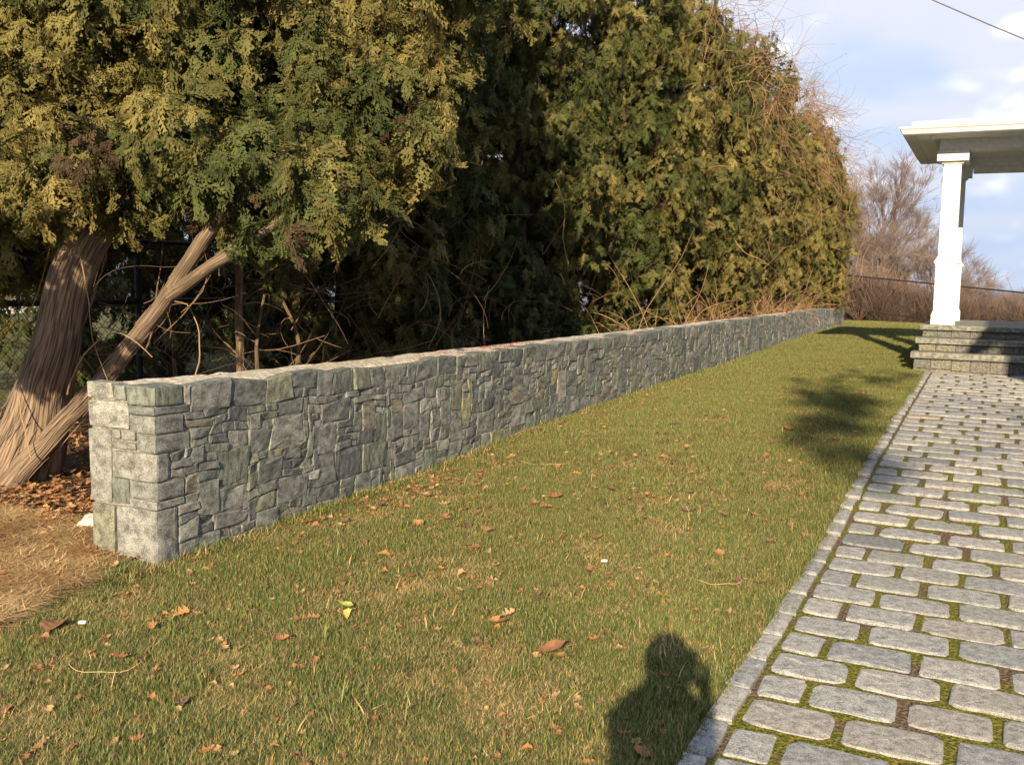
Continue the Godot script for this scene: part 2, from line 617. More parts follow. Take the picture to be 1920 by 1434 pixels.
	for s in cells:
		var a0: float = s[0] * cell
		var a1: float = (s[0] + s[2]) * cell
		var h0: float = s[1] * cell - 0.045
		var h1: float = (s[1] + s[3]) * cell - 0.045
		if h1 < land(X, ZF - a0) - 0.06:
			continue
		# the quoins take the first cells
		var qend := 0.0
		for q in quoins:
			if q[0] < h1 - 0.02 and q[1] > h0 + 0.02: qend = maxf(qend, q[3])
		var g := rnd(0.0, 0.0018)
		var c := []
		for p in [Vector2(a0, h0), Vector2(a1, h0), Vector2(a1, h1), Vector2(a0, h1)]:
			var t := warp(p)
			if s[1] + s[3] == rows and p.y == h1: t.y = top + 0.002 + 0.012 * noise.get_noise_2d(p.x * 90.0, 5.0)
			t.x = maxf(t.x, qend + 0.006)
			c.append(t)
		c[0] += Vector2(g, g); c[1] += Vector2(-g, g); c[2] += Vector2(-g, -g * 0.7); c[3] += Vector2(g, -g * 0.7)
		for i in 4: c[i] += Vector2(rnd(-0.004, 0.004), rnd(-0.003, 0.003))
		c[0].x = maxf(c[0].x, qend + 0.002); c[3].x = maxf(c[3].x, qend + 0.002)
		var tall: bool = s[3] >= s[2]
		var r := rng.randf()
		var tone := 0
		for e in [0.24, 0.46, 0.58, 0.77, 0.84, 0.885, 0.955, 0.985, 1.0]:
			if r < e: break
			tone += 1
		tone = mini(tone, 8)
		var small: bool = s[2] * s[3] < 3
		var proud := rnd(-0.002, 0.006) if not small else rnd(-0.005, 0.003)
		var rough := 0.010 if not tall else 0.006
		var one := made < 262
		var mb: MB = MB.new() if one else rest[tone]
		var before := mb.v.size()
		if one:
			face_stone(mb, c, o + Vector3(X, 0, ZF), Vector3.FORWARD, Vector3.UP, Vector3.RIGHT, proud, rough, rnd(0, 50), -0.06 if s[1] + s[3] < rows else -rnd(0.05, 0.17))
		else:
			face_stone(mb, c, o + Vector3(X, 0, ZF), Vector3.FORWARD, Vector3.UP, Vector3.RIGHT, proud, rough, rnd(0, 50), -0.06 if s[1] + s[3] < rows else -rnd(0.13, 0.26), 2, 2)
		for i in range(before, mb.v.size()):
			mb.v[i].y += sag(mb.v[i].z - o.z)
		if one:
			obj("stone", mb.mesh(), stone_mats[tone], wt)
			made += 1
	for k in rest.size():
		if rest[k].v.size():
			tag(obj("far_stones", rest[k].mesh(), stone_mats[k], wt), "", "", "", "stuff")

func sag(z: float) -> float:   # the wall's top dips in its middle
	var s := clampf((-z - 3.6) / 25.8, 0.0, 1.0)
	return -0.034 * sin(PI * pow(s, 0.6)) + 0.006 * noise.get_noise_1d(z * 12.0)

# ------------------------------------------------------------------ path
var granite := []

func cobble(w: float, d: float, h: float, sd: int, square := 0.0) -> ArrayMesh:
	var r := RandomNumberGenerator.new()
	r.seed = sd
	var mb := MB.new()
	var k := 14
	var outline := []
	var sharp := maxf(r.randf_range(0.17, 0.35) - square, 0.08)
	for i in k:
		var a := TAU * (i + 0.5) / k
		var cx := signf(cos(a)) * pow(absf(cos(a)), sharp)
		var cz := signf(sin(a)) * pow(absf(sin(a)), sharp)
		outline.append(Vector2(cx * w * 0.5 + r.randf_range(-0.005, 0.005), cz * d * 0.5 + r.randf_range(-0.005, 0.005)))
	var rings := [[1.0, -h], [1.0, -0.010], [0.972, -0.004], [0.86, -0.0005], [0.5, 0.001]]
	for g in rings:
		for i in k:
			var p: Vector2 = outline[i]
			var ins: float = (1.0 - g[0]) * minf(w, d) * 0.5
			var q: Vector2 = Vector2(p.x - signf(p.x) * minf(ins, absf(p.x)), p.y * g[0]) if g[0] > 0.6 else p * g[0]
			mb.at(Vector3(q.x, g[1] + (r.randf_range(-0.0025, 0.0025) if g[1] > -0.01 else 0.0), q.y))
	for j in rings.size() - 1:
		for i in k:
			var a := j * k + i
			var b := j * k + (i + 1) % k
			mb.tri(a, b + k, b); mb.tri(a, a + k, b + k)
	var m := mb.at(Vector3(0, 0.001, 0))
	for i in k:
		mb.tri((rings.size() - 1) * k + i, m, (rings.size() - 1) * k + (i + 1) % k)
	return mb.mesh()

func path() -> void:
	for c in [lin(0.365, 0.372, 0.37), lin(0.41, 0.41, 0.40), lin(0.325, 0.337, 0.35), lin(0.385, 0.375, 0.355), lin(0.35, 0.36, 0.35), lin(0.39, 0.345, 0.29), lin(0.25, 0.265, 0.285)]:
		var gmat := rock_mat(c, "granite", 2.6 + 0.4 * granite.size(), 0.5, "granite")
		gmat.uv1_offset = Vector3(0.31, 0.17, 0.43) * granite.size()
		granite.append(gmat)
	var pt := base("path", Vector3(-0.2, 0, -8))
	tag(pt, "", "", "", "structure")
	var o := -pt.position
	# joints: moss over sandy soil
	var mb := MB.new()
	var nx := 90
	var nz := 420
	for j in nz + 1:
		var z := 1.5 - 16.55 * j / nz
		for i in nx + 1:
			var x := -0.80 + 1.75 * i / nx
			if i == nx: x = 2.4
			var f := noise.get_noise_2d(x * 55.0, z * 55.0)
			var f2 := noise.get_noise_2d(x * 260.0 + 7.0, z * 260.0)
			var y := path_top(z) - 0.0085 + 0.002 * f + 0.003 * f2
			var moss := smoothstep(-0.42, 0.02, f + 0.25 * f2 - 0.02 * maxf(0.0, -z - 5.0) * 1.2)
			var col := lin(0.14, 0.10, 0.065).lerp(lin(0.165, 0.145, 0.018).lerp(lin(0.105, 0.125, 0.02), clampf(f2 + 0.4, 0, 1)), moss)
			mb.at(Vector3(x, y, z), col)
	for j in nz:
		for i in nx:
			var a := j * (nx + 1) + i
			mb.tri(a, a + 1, a + nx + 2); mb.tri(a, a + nx + 2, a + nx + 1)
	var jm := rock_mat(Color.WHITE, "soil", 6.0, 0.8)
	jm.vertex_color_use_as_albedo = true
	var joints := obj("moss", mb.mesh(), jm, pt, Transform3D(Basis(), o))
	joints.set_meta("kind", "stuff")
	# cobbles: kinds of full and half length, shared between copies
	var full := []
	var half := []
	var edge := []
	for k in 9: full.append(cobble(0.306, 0.221, 0.07, 100 + k))
	for k in 5: half.append(cobble(0.150, 0.219, 0.07, 200 + k))
	for k in 6: edge.append(cobble(0.084, 0.305, 0.09, 300 + k, 0.16))
	var spots := []   # [distance, mesh, material, transform]
	var z := 0.9
	var row := 0
	while z > -14.9:
		var x := -0.716
		var n := 0
		z -= 0.253 + rnd(-0.008, 0.008)
		while x < 2.2:
			var is_half := n == 0 and row % 2 == 1
			var sx := rnd(0.90, 1.12)
			var ln := (0.150 if is_half else 0.306) * sx
			var gap := rnd(0.022, 0.044)
			var p := Vector3(x + ln * 0.5, path_top(z) + rnd(-0.004, 0.005), z + rnd(-0.004, 0.004))
			var b := Basis(Vector3.UP, rnd(-0.02, 0.02)).rotated(Vector3.BACK, rnd(-0.012, 0.012)).rotated(Vector3.RIGHT, rnd(-0.012, 0.012)).scaled_local(Vector3(sx, 1, lerpf(rnd(0.96, 1.04), rnd(1.06, 1.13), smoothstep(-3.3, -5.2, p.z))))
			var m: Mesh = half[rng.randi() % 5] if is_half else full[rng.randi() % 9]
			var r := rng.randf()
			var tone := 0 if r < 0.28 else 1 if r < 0.48 else 2 if r < 0.66 else 3 if r < 0.79 else 4 if r < 0.975 else 5 if r < 0.98 else 6
			var seen := p.z < -1.7 and p.x < 0.24 + 0.02 * -p.z
			spots.append([-p.z + (0.0 if seen else 100.0), m, tone, Transform3D(b, p + o), "cobblestone"])
			x += ln + gap
			n += 1
		row += 1
	z = 0.9
	while z > -14.95:
		var sl := rnd(0.8, 1.15)
		var p := Vector3(-0.781, path_top(z - 0.15) + rnd(0.004, 0.012), z - 0.15 * sl)
		var b := Basis(Vector3.UP, rnd(-0.03, 0.03)).scaled_local(Vector3(rnd(0.9, 1.1), 1, sl))
		spots.append([-p.z + (0.0 if p.z < -2.2 else 100.0), edge[rng.randi() % 6], rng.randi() % 5, Transform3D(b, p + o), "edging_stone"])
		z -= 0.305 * sl + 0.004
	spots.sort_custom(func(a, b): return a[0] < b[0])
	var left := {}
	for i in spots.size():
		var s: Array = spots[i]
		if i < 298:
			obj(s[4], s[1], granite[s[2]], pt, s[3])
		else:
			var key := [s[1], s[2]]
			if not left.has(key): left[key] = []
			left[key].append(s[3])
	# the far ones joined, one mesh per tone
	for t in granite.size():
		var st := SurfaceTool.new()
		st.begin(Mesh.PRIMITIVE_TRIANGLES)
		var any := false
		for key in left:
			if key[1] == t:
				any = true
				for tr in left[key]: st.append_from(key[0], 0, tr)
		if any:
			var far := obj("far_cobbles", st.commit(), granite[t], pt)
			far.set_meta("kind", "stuff")

# ------------------------------------------------------------------ steps and porch
func steps() -> void:
	var t := base("stone_steps", Vector3(0.6, 0.34, -15.6))
	tag(t, "three stone steps with grey slab treads leading up to the porch", "steps")
	var o := -t.position
	var slab := rock_mat(lin(0.205, 0.212, 0.19), "mortar", 1.3, 0.25)
	var core := rock_mat(lin(0.16, 0.15, 0.13), "mortar", 3.0, 0.5)
	# [front z, underside, top, left end, back z]
	var lv := [[-15.0, 0.535, 0.625, -1.03], [-15.31, 0.735, 0.815, -0.995], [-15.62, 0.925, 0.998, -0.965]]
	var low := [0.20, 0.625, 0.815]
	for k in 3:
		var s: Array = lv[k]
		var back: float = lv[k + 1][0] - 0.1 if k < 2 else -18.75
		var mb := MB.new()
		mb.box(Vector3(s[3], s[1], back), Vector3(3.2, s[2], s[0]), 0.008)
		obj("tread", mb.mesh(), slab, t, Transform3D(Basis(), o))
		var cm := MB.new()
		cm.box(Vector3(s[3] + 0.075, low[k] - 0.01, back + 0.03), Vector3(3.1, s[1] - 0.004, s[0] - 0.075))
		obj("riser_core", cm.mesh(), core, t, Transform3D(Basis(), o))
		# riser stones: front, then the left cheek
		for side in 2:
			var x := 0.0
			var long := 2.6 if side == 0 else absf(back - s[0]) - 0.05
			while x < long - 0.02:
				var w := minf(rnd(0.16, 0.34), long - x)
				if long - x - w < 0.08: w = long - x
				var split: float = 0.5 + rnd(-0.12, 0.12) if (k == 0 and rng.randf() < 0.75) else 1.0
				var hs := [[low[k], lerpf(low[k], s[1], split)]]
				if split < 1.0: hs.append([lerpf(low[k], s[1], split), s[1]])
				for hh in hs:
					var sm := MB.new()
					var g := 0.005
					var q := [Vector2(x + g, hh[0] + g), Vector2(x + w - g, hh[0] + g), Vector2(x + w - g, hh[1] - g), Vector2(x + g, hh[1] - g)]
					if side == 0:
						face_stone(sm, q, o + Vector3(s[3] + 0.05, 0, s[0] - 0.05), Vector3.RIGHT, Vector3.UP, Vector3.BACK, 0.0, 0.008, rnd(0, 50), -0.04)
					else:
						face_stone(sm, q, o + Vector3(s[3] + 0.05, 0, s[0] - 0.05), Vector3.FORWARD, Vector3.UP, Vector3.LEFT, 0.0, 0.008, rnd(0, 50), -0.04)
					obj("riser_stone", sm.mesh(), stone_mats_for_steps(), t)
				x += w

var step_mats := []
func stone_mats_for_steps() -> Material:
	if step_mats.is_empty():
		for c in [lin(0.19, 0.188, 0.16), lin(0.15, 0.155, 0.15), lin(0.22, 0.205, 0.16), lin(0.165, 0.162, 0.145), lin(0.12, 0.125, 0.125)]:
			step_mats.append(rock_mat(c, "streak", 3.0, 0.8))
	return step_mats[rng.randi() % 5]

func square_profile(x: float, z: float, prof: Array) -> ArrayMesh:   # [half width, y] rings of a square post
	var mb := MB.new()
	var cs := [Vector2(-1, 1), Vector2(1, 1), Vector2(1, -1), Vector2(-1, -1)]
	for k in prof.size() - 1:
		var a: Array = prof[k]
		var b: Array = prof[k + 1]
		for i in 4:
			var p: Vector2 = cs[i]
			var q: Vector2 = cs[(i + 1) % 4]
			mb.quad(Vector3(x + p.x * a[0], a[1], z + p.y * a[0]), Vector3(x + p.x * b[0], b[1], z + p.y * b[0]), Vector3(x + q.x * b[0], b[1], z + q.y * b[0]), Vector3(x + q.x * a[0], a[1], z + q.y * a[0]))
	for e in [0, prof.size() - 1]:
		var a: Array = prof[e]
		mb.quad(Vector3(x - a[0], a[1], z + a[0]), Vector3(x + a[0], a[1], z + a[0]), Vector3(x + a[0], a[1], z - a[0]), Vector3(x - a[0], a[1], z - a[0]))
	return mb.mesh()

func porch() -> void:
	var white := rock_mat(lin(0.66, 0.66, 0.635), "paint", 1.5, 0.05)
	var ceil := mat(lin(0.72, 0.72, 0.68), 0.6)
	var t := base("porch", Vector3(-0.67, 0.998, -16.08))
	tag(t, "white porch roof and square columns standing at the top of stone steps", "porch")
	var o := Transform3D(Basis(), -t.position)
	var floor_y := 1.0
	for zc in [-16.08, -18.32]:
		var c := Node3D.new()
		named(c, "column", t)
		var x := -0.668
		obj("plinth", square_profile(x, zc, [[0.166, floor_y], [0.166, 1.145], [0.160, 1.16], [0.152, 1.185], [0.147, 1.20]]), white, c, o)
		obj("pedestal", square_profile(x, zc, [[0.143, 1.20], [0.143, 1.875]]), white, c, o)
		obj("moulding", square_profile(x, zc, [[0.147, 1.875], [0.150, 1.885], [0.150, 1.905], [0.166, 1.925], [0.172, 1.935], [0.172, 1.955], [0.160, 1.965], [0.146, 1.985], [0.130, 2.02]]), white, c, o)
		obj("shaft", square_profile(x, zc, [[0.124, 2.02], [0.119, 3.40]]), white, c, o)
		obj("capital", square_profile(x, zc, [[0.124, 3.385], [0.150, 3.40], [0.150, 3.425], [0.215, 3.432], [0.215, 3.585]]), white, c, o)
	# beams round the top of the columns: front, back, left
	for b in [[Vector3(-0.86, 3.588, -16.25), Vector3(3.4, 3.80, -15.885)], [Vector3(-0.86, 3.588, -18.5), Vector3(3.4, 3.80, -18.14)], [Vector3(-0.862, 3.59, -18.13), Vector3(-0.48, 3.80, -16.26)]]:
		var mb := MB.new()
		mb.box(b[0], b[1], 0.006)
		obj("beam", mb.mesh(), white, t, o)
	var lower := MB.new()   # deeper inner beam at the back
	lower.box(Vector3(-0.44, 3.50, -18.46), Vector3(3.4, 3.587, -18.20), 0.004)
	obj("beam", lower.mesh(), white, t, o)
	var cl := MB.new()
	cl.box(Vector3(-0.47, 3.73, -18.13), Vector3(3.4, 3.76, -16.26))
	obj("ceiling", cl.mesh(), ceil, t, o)
	# soffit: the boards under the eave, with a drip bead
	for k in 25:
		var z1 := -15.36 - 0.1416 * k
		var so := MB.new()
		so.box(Vector3(-1.27, 3.745, z1 - 0.138), Vector3(3.4, 3.775, z1), 0.004)
		obj("soffit_board", so.mesh(), ceil, t, o)
	var sup := MB.new()
	sup.box(Vector3(-1.26, 3.777, -18.88), Vector3(3.4, 3.795, -15.38))
	obj("roof_deck", sup.mesh(), ceil, t, o)
	for b in [[-1.21, -1.17], [-0.97, -0.93]]:
		var bd := MB.new()
		bd.box(Vector3(b[0], 3.728, -18.8), Vector3(b[1], 3.7448, -15.45), 0.003)
		obj("soffit_bead", bd.mesh(), ceil, t, o)
	# gutter: an ogee swept along the left and front eaves
	var prof := [Vector2(0.0, 3.752), Vector2(0.035, 3.752), Vector2(0.06, 3.765), Vector2(0.072, 3.79), Vector2(0.085, 3.815), Vector2(0.11, 3.835), Vector2(0.115, 3.86), Vector2(0.10, 3.862), Vector2(0.0, 3.84)]
	var gm := MB.new()
	for k in prof.size() - 1:
		var a: Vector2 = prof[k]
		var b: Vector2 = prof[k + 1]
		var la := Vector3(-1.27 - a.x, a.y, -15.355 + a.x)
		var lb := Vector3(-1.27 - b.x, b.y, -15.355 + b.x)
		gm.quad(la, lb, Vector3(3.4, b.y, lb.z), Vector3(3.4, a.y, la.z))
		gm.quad(Vector3(la.x, a.y, -18.95), Vector3(lb.x, b.y, -18.95), lb, la)
	obj("gutter", gm.mesh(), white, t, o)
	var rf := MB.new()
	rf.box(Vector3(-1.225, 3.80, -18.85), Vector3(3.4, 3.955, -15.42), 0.006)
	obj("roof_edge", rf.mesh(), white, t, o)

# ------------------------------------------------------------------ fences
func chain_link(parent: Node, a: Vector3, b: Vector3, h0a: float, h0b: float, hh: float, pitch: float, wire: float, m: Material) -> void:
	var mb := MB.new()
	var d := Vector3(b.x - a.x, 0, b.z - a.z)
	var long := d.length()
	d /= long
	var n := int(long / pitch)
	var steps := 10
	for k in range(-int(hh / pitch), n):
		for way in [1, -1]:
			var s0 := k * pitch if way == 1 else k * pitch + hh
			var s1: float = s0 + hh * way
			var t0 := 0.0
			var t1 := 1.0
			# clip to the panel
			if way == 1:
				if s0 < 0: t0 = -s0 / hh
				if s1 > long: t1 = (long - s0) / hh
			else:
				if s0 > long: t0 = (s0 - long) / hh
				if s1 < 0: t1 = s0 / hh
			if t1 - t0 < 0.02: continue
			var pts := PackedVector3Array()
			for t in [t0, t1]:
				var s := lerpf(s0, s1, t)
				var g := lerpf(h0a, h0b, s / long)
				pts.append(Vector3(a.x + d.x * s, g + hh * t, a.z + d.z * s))
			mb.tube(pts, PackedFloat32Array([wire, wire]), 3)
	tag(obj("chain_link", mb.mesh(), m, parent), "", "", "", "stuff")

func rail(mb: MB, a: Vector3, b: Vector3, r: float) -> void:
	mb.tube(PackedVector3Array([a, b]), PackedFloat32Array([r, r]), 8)

func fences() -> void:
	var black := mat(lin(0.018, 0.018, 0.02), 0.5)
	# at the lawn's far end
	var t := base("chain_link_fence")
	tag(t, "black chain link fence across the far end of the lawn before brush", "fence")
	var A := Vector3(-9.0, 0, -34.4)
	var B := Vector3(5.0, 0, -33.6)
	var ta := 2.34
	var tb := 1.09
	var hh := 1.75
	var r := MB.new()
	rail(r, Vector3(A.x, ta, A.z), Vector3(B.x, tb, B.z), 0.026)
	obj("rail", r.mesh(), black, t)
	var r2 := MB.new()
	rail(r2, Vector3(A.x, ta - 1.14, A.z), Vector3(B.x, tb - 1.14, B.z), 0.02)
	obj("rail", r2.mesh(), black, t)
	for k in 4:
		var p := A.lerp(B, (0.06 + 3.74 * k) / 14.0)
		var y := lerpf(ta, tb, (0.06 + 3.74 * k) / 14.0)
		var pm := MB.new()
		rail(pm, Vector3(p.x, y - 2.1, p.z), Vector3(p.x, y + 0.03, p.z), 0.03)
		obj("post", pm.mesh(), black, t)
	chain_link(t, A + Vector3(0, 0, 0.03), B + Vector3(0, 0, 0.03), ta - hh, tb - hh, hh, 0.075, 0.0024, black)
	# behind the trees
	var u := base("chain_link_fence")
	tag(u, "black chain link fence standing behind the evergreen trunks beside the wall", "fence")
	var ur := MB.new()
	rail(ur, Vector3(-8.05, 1.24, 2.0), Vector3(-8.05, 1.30, -33.0), 0.032)
	obj("rail", ur.mesh(), black, u)
	var ur2 := MB.new()
	rail(ur2, Vector3(-8.05, 1.86, 2.0), Vector3(-8.05, 1.95, -33.0), 0.024)
	obj("rail", ur2.mesh(), black, u)
	for k in 12:
		var pm := MB.new()
		var z := 1.4 - 2.9 * k
		rail(pm, Vector3(-8.05, -0.2, z), Vector3(-8.05, 1.93, z), 0.034)
		obj("post", pm.mesh(), black, u)
	chain_link(u, Vector3(-8.0, 0, 2.0), Vector3(-8.0, 0, -16.0), 0.0, 0.1, 1.85, 0.085, 0.0026, black)

# ------------------------------------------------------------------ trees
func spray(mb: MB, r: RandomNumberGenerator, tr: Transform3D, n: int, shade: float) -> void:   # one flat drooping spray of scale leaves, 1 long, along +y, facing +z
	var bend := r.randf_range(0.2, 0.6)
	var sway := r.randf_range(-0.18, 0.18)
	var at := func(x: float, y: float, z: float) -> Vector3: return tr * Vector3(x + sway * y * y, y - 0.12 * y * y, z - bend * y * y)
	mb.face(at.call(-0.012, 0, 0), at.call(0.012, 0, 0), at.call(0.0, 0.98, 0), Color(0.75, 0.62, 0.5))
	for k in n:
		for sgn in [-1.0, 1.0]:
			var t: float = 0.05 + 0.92 * (k + r.randf_range(-0.35, 0.35) + (0.3 if sgn > 0 else 0.0)) / n
			var ln: float = (0.07 + 0.42 * pow(maxf(1.0 - t, 0.0), 0.8) * smoothstep(-0.2, 0.3, t)) * r.randf_range(0.55, 1.15)
			var ang: float = deg_to_rad(r.randf_range(24, 48))
			var dx: float = sin(ang) * sgn
			var dy: float = cos(ang)
			var tw := r.randf_range(-0.45, 0.45)
			var col := Color.WHITE * r.randf_range(0.7, 1.15) * shade
			col.a = 1
			var m := maxi(2, int(ln / 0.085))
			for q in m:
				var f0 := float(q) / m
				var f1 := float(q + 1) / m
				var lw := (0.027 + 0.024 * (1.0 - f0)) * r.randf_range(0.7, 1.25)
				var c0 := Vector3(dx * ln * f0, t + dy * ln * f0, tw * ln * f0)
				var c1 := Vector3(dx * ln * f1 * 1.05, t + dy * ln * f1 * 1.05, tw * ln * f1)
				var side := Vector3(-dy * sgn, dx * sgn, 0)
				var mid := c0.lerp(c1, 0.7)
				var lp: Vector3 = mid + side * lw * sgn * 1.3 + Vector3(0, lw * 1.3, r.randf_range(-0.025, 0.025))
				var rp: Vector3 = mid - side * lw * sgn * 1.15 + Vector3(0, lw * 1.2, r.randf_range(-0.025, 0.025))
				mb.quad(at.call(c0.x, c0.y, c0.z), at.call(lp.x, lp.y, lp.z), at.call(c1.x, c1.y, c1.z), at.call(rp.x, rp.y, rp.z), col)

func frond(sd: int) -> ArrayMesh:   # a clump of three or four sprays that part from one twig
	var r := RandomNumberGenerator.new()
	r.seed = sd
	var mb := MB.new()
	spray(mb, r, Transform3D.IDENTITY, 10, 1.0)
	for k in 3:
		var s := r.randf_range(0.5, 0.8)
		var b := Basis(Vector3.UP, r.randf_range(-1.2, 1.2)).rotated(Vector3.BACK, [-0.75, 0.7, 0.1][k] + r.randf_range(-0.25, 0.25)).rotated(Vector3.RIGHT, r.randf_range(-0.6, 0.5))
		spray(mb, r, Transform3D(b.scaled(Vector3.ONE * s), Vector3(0, r.randf_range(-0.1, 0.25), r.randf_range(-0.1, 0.1))), 7, r.randf_range(0.85, 1.1))
	return mb.mesh()

var fronds := []
var leaf_mat: StandardMaterial3D

func facing(axis: Vector3, nrm: Vector3, s: float) -> Basis:
	var y := axis.normalized()
	var z := (nrm - y * nrm.dot(y))
	if z.length() < 0.01: z = y.cross(Vector3(0.3, 0.5, 0.8))
	z = z.normalized()
	return Basis(y.cross(z) * s, y * s, z * s)

# Fronds spread through lumpy blobs [centre, radii]. bronze: how sun-browned the tips are.
func crown(parent: Node, origin: Vector3, blobs: Array, count: int, size: float, bronze: float, sd: float) -> void:
	var area := 0.0
	for b in blobs: area += b[1].x * b[1].y + b[1].y * b[1].z + b[1].x * b[1].z
	var sets := []
	var tints := []
	for k in fronds.size():
		sets.append([]); tints.append([])
	var gap := FastNoiseLite.new()
	gap.seed = int(sd)
	gap.frequency = 1.15
	gap.fractal_octaves = 2
	for b in blobs:
		var c: Vector3 = b[0]
		var r: Vector3 = b[1]
		var n := int(count * (r.x * r.y + r.y * r.z + r.x * r.z) / area)
		for i in n:
			var d := ball().normalized()
			if d.x < -0.35 and rng.randf() < 0.6: continue   # fewer on the side turned from the lawn
			var depth := pow(rng.randf(), 1.6)
			var f := 1.0 - 0.55 * depth + 0.42 * gap.get_noise_3d(c.x + d.x * 1.6, c.y + d.y * 1.6, c.z + d.z * 1.6)
			var p := c + d * r * f
			var g := gap.get_noise_3d(p.x * 1.5 + 9.0, p.y * 1.1, p.z * 1.5)
			if g < 0.0 and depth < 0.75: continue
			if p.y < 0.25: continue
			var inside := false
			for e in blobs:
				if e != b and ((p - e[0]) / e[1]).length() < 0.55:
					inside = true
					break
			if inside: continue
			var o := (d / r).normalized()
			var axis := (o * rnd(0.2, 0.7) + Vector3.DOWN * rnd(0.35, 1.3) + ball() * 0.6)
			var nrm := o + ball() * 0.9 + Vector3(0, 0.25, 0)
			var s := size * rnd(0.6, 1.25)
			var k := rng.randi() % fronds.size()
			sets[k].append(Transform3D(facing(axis, nrm, s), p - origin))
			# green within, bronze at the sunny tips, patchy over the tree
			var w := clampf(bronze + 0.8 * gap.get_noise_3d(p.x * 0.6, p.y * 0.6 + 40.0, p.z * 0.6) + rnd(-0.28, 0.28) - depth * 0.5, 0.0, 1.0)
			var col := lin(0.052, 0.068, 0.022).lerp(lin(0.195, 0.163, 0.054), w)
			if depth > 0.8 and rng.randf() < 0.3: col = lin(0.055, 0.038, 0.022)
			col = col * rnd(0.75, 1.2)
			col.a = 1
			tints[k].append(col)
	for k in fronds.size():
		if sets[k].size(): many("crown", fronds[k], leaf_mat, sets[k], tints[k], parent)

func trunk(pts: PackedVector3Array, rad: PackedFloat32Array, sides := 16, flute := 0.12, sd := 0.0) -> ArrayMesh:
	var mb := MB.new()
	# resample smoothly
	var cv := Curve3D.new()
	for k in pts.size():
		var d := (pts[mini(k + 1, pts.size() - 1)] - pts[maxi(k - 1, 0)]) / 6.0
		cv.add_point(pts[k], -d, d)
	var n := pts.size() * 6
	var long := cv.get_baked_length()
	var side := Vector3.ZERO
	for k in n + 1:
		var t := float(k) / n
		var p := cv.sample_baked(t * long, true)
		var q := cv.sample_baked(minf(t + 0.01, 1.0) * long, true) - cv.sample_baked(maxf(t - 0.01, 0.0) * long, true)
		var d := q.normalized()
		if side == Vector3.ZERO: side = d.cross(Vector3(0.1, 0.3, 1)).normalized()
		side = (side - d * side.dot(d)).normalized()
		var up := d.cross(side)
		var fi := t * (rad.size() - 1)
		var r := lerpf(rad[int(fi)], rad[mini(int(fi) + 1, rad.size() - 1)], fi - int(fi))
		for s in sides + 1:
			var a := TAU * s / sides
			var fl := 1.0 + flute * sin(a * 3.0 + sd + t * 2.0) + flute * 0.7 * noise.get_noise_3d(cos(a) * 26.0 + sd, sin(a) * 26.0, t * 60.0)
			var o := side * cos(a) + up * sin(a)
			var kink := Vector3(noise.get_noise_2d(t * 55.0, sd * 20.0), noise.get_noise_2d(t * 55.0 + 90.0, sd * 20.0), noise.get_noise_2d(t * 55.0 + 190.0, sd * 20.0)) * r * 0.45
			mb.v.append(p + kink + o * r * fl)
			mb.c.append(Color.WHITE)
			mb.n.append(o)
			mb.u.append(Vector2(float(s) / sides, t * long))
	var w := sides + 1
	for k in n:
		for s in sides:
			var a := k * w + s
			mb.tri(a, a + w + 1, a + 1); mb.tri(a, a + w, a + w + 1)
	return mb.mesh()

func wander(a: Vector3, dir: Vector3, n: int, step: float, curl: float, droop: float) -> PackedVector3Array:
	var p := a
	var d := dir.normalized()
	var spin := ball() * curl
	var out := PackedVector3Array([p])
	for k in n:
		spin = (spin + ball() * curl * 0.6).limit_length(curl * 1.6)
		d = (d + spin + Vector3.DOWN * droop).normalized()
		p += d * step
		out.append(p)
	return out

func thin(n: int, r0: float, r1: float) -> PackedFloat32Array:
	var a := PackedFloat32Array()
	for k in n: a.append(lerpf(r0, r1, float(k) / maxf(n - 1, 1)))
	return a

func tree_blobs(x: float, z: float, r: float, y0: float, y1: float, lumps: int) -> Array:
	var out := []
	var k := 0
	for y in [0.0, 0.25, 0.5, 0.75, 0.95]:   # a solid column to stop the light
		var rr: float = r * 0.72 * (1.0 - 0.55 * pow(y, 2.0))
		out.append([Vector3(x, lerpf(y0 + 0.6, y1 - 0.5, y), z), Vector3(rr, (y1 - y0) * 0.17, rr)])
	for i in lumps:
		var t := (i + 0.5) / lumps
		var a := i * 2.399 + rnd(-0.4, 0.4)
		var y := lerpf(y0 + 0.35, y1 - 0.4, t)
		var prof := (0.75 + 0.25 * smoothstep(0.0, 0.25, t)) * (1.0 - 0.62 * pow(t, 2.6))
		var lr := r * rnd(0.30, 0.44) * (1.0 - 0.35 * t)
		out.append([Vector3(x + cos(a) * (r * prof - lr), y, z + sin(a) * (r * prof - lr)), Vector3(lr, lr * rnd(1.0, 1.5), lr)])
	return out

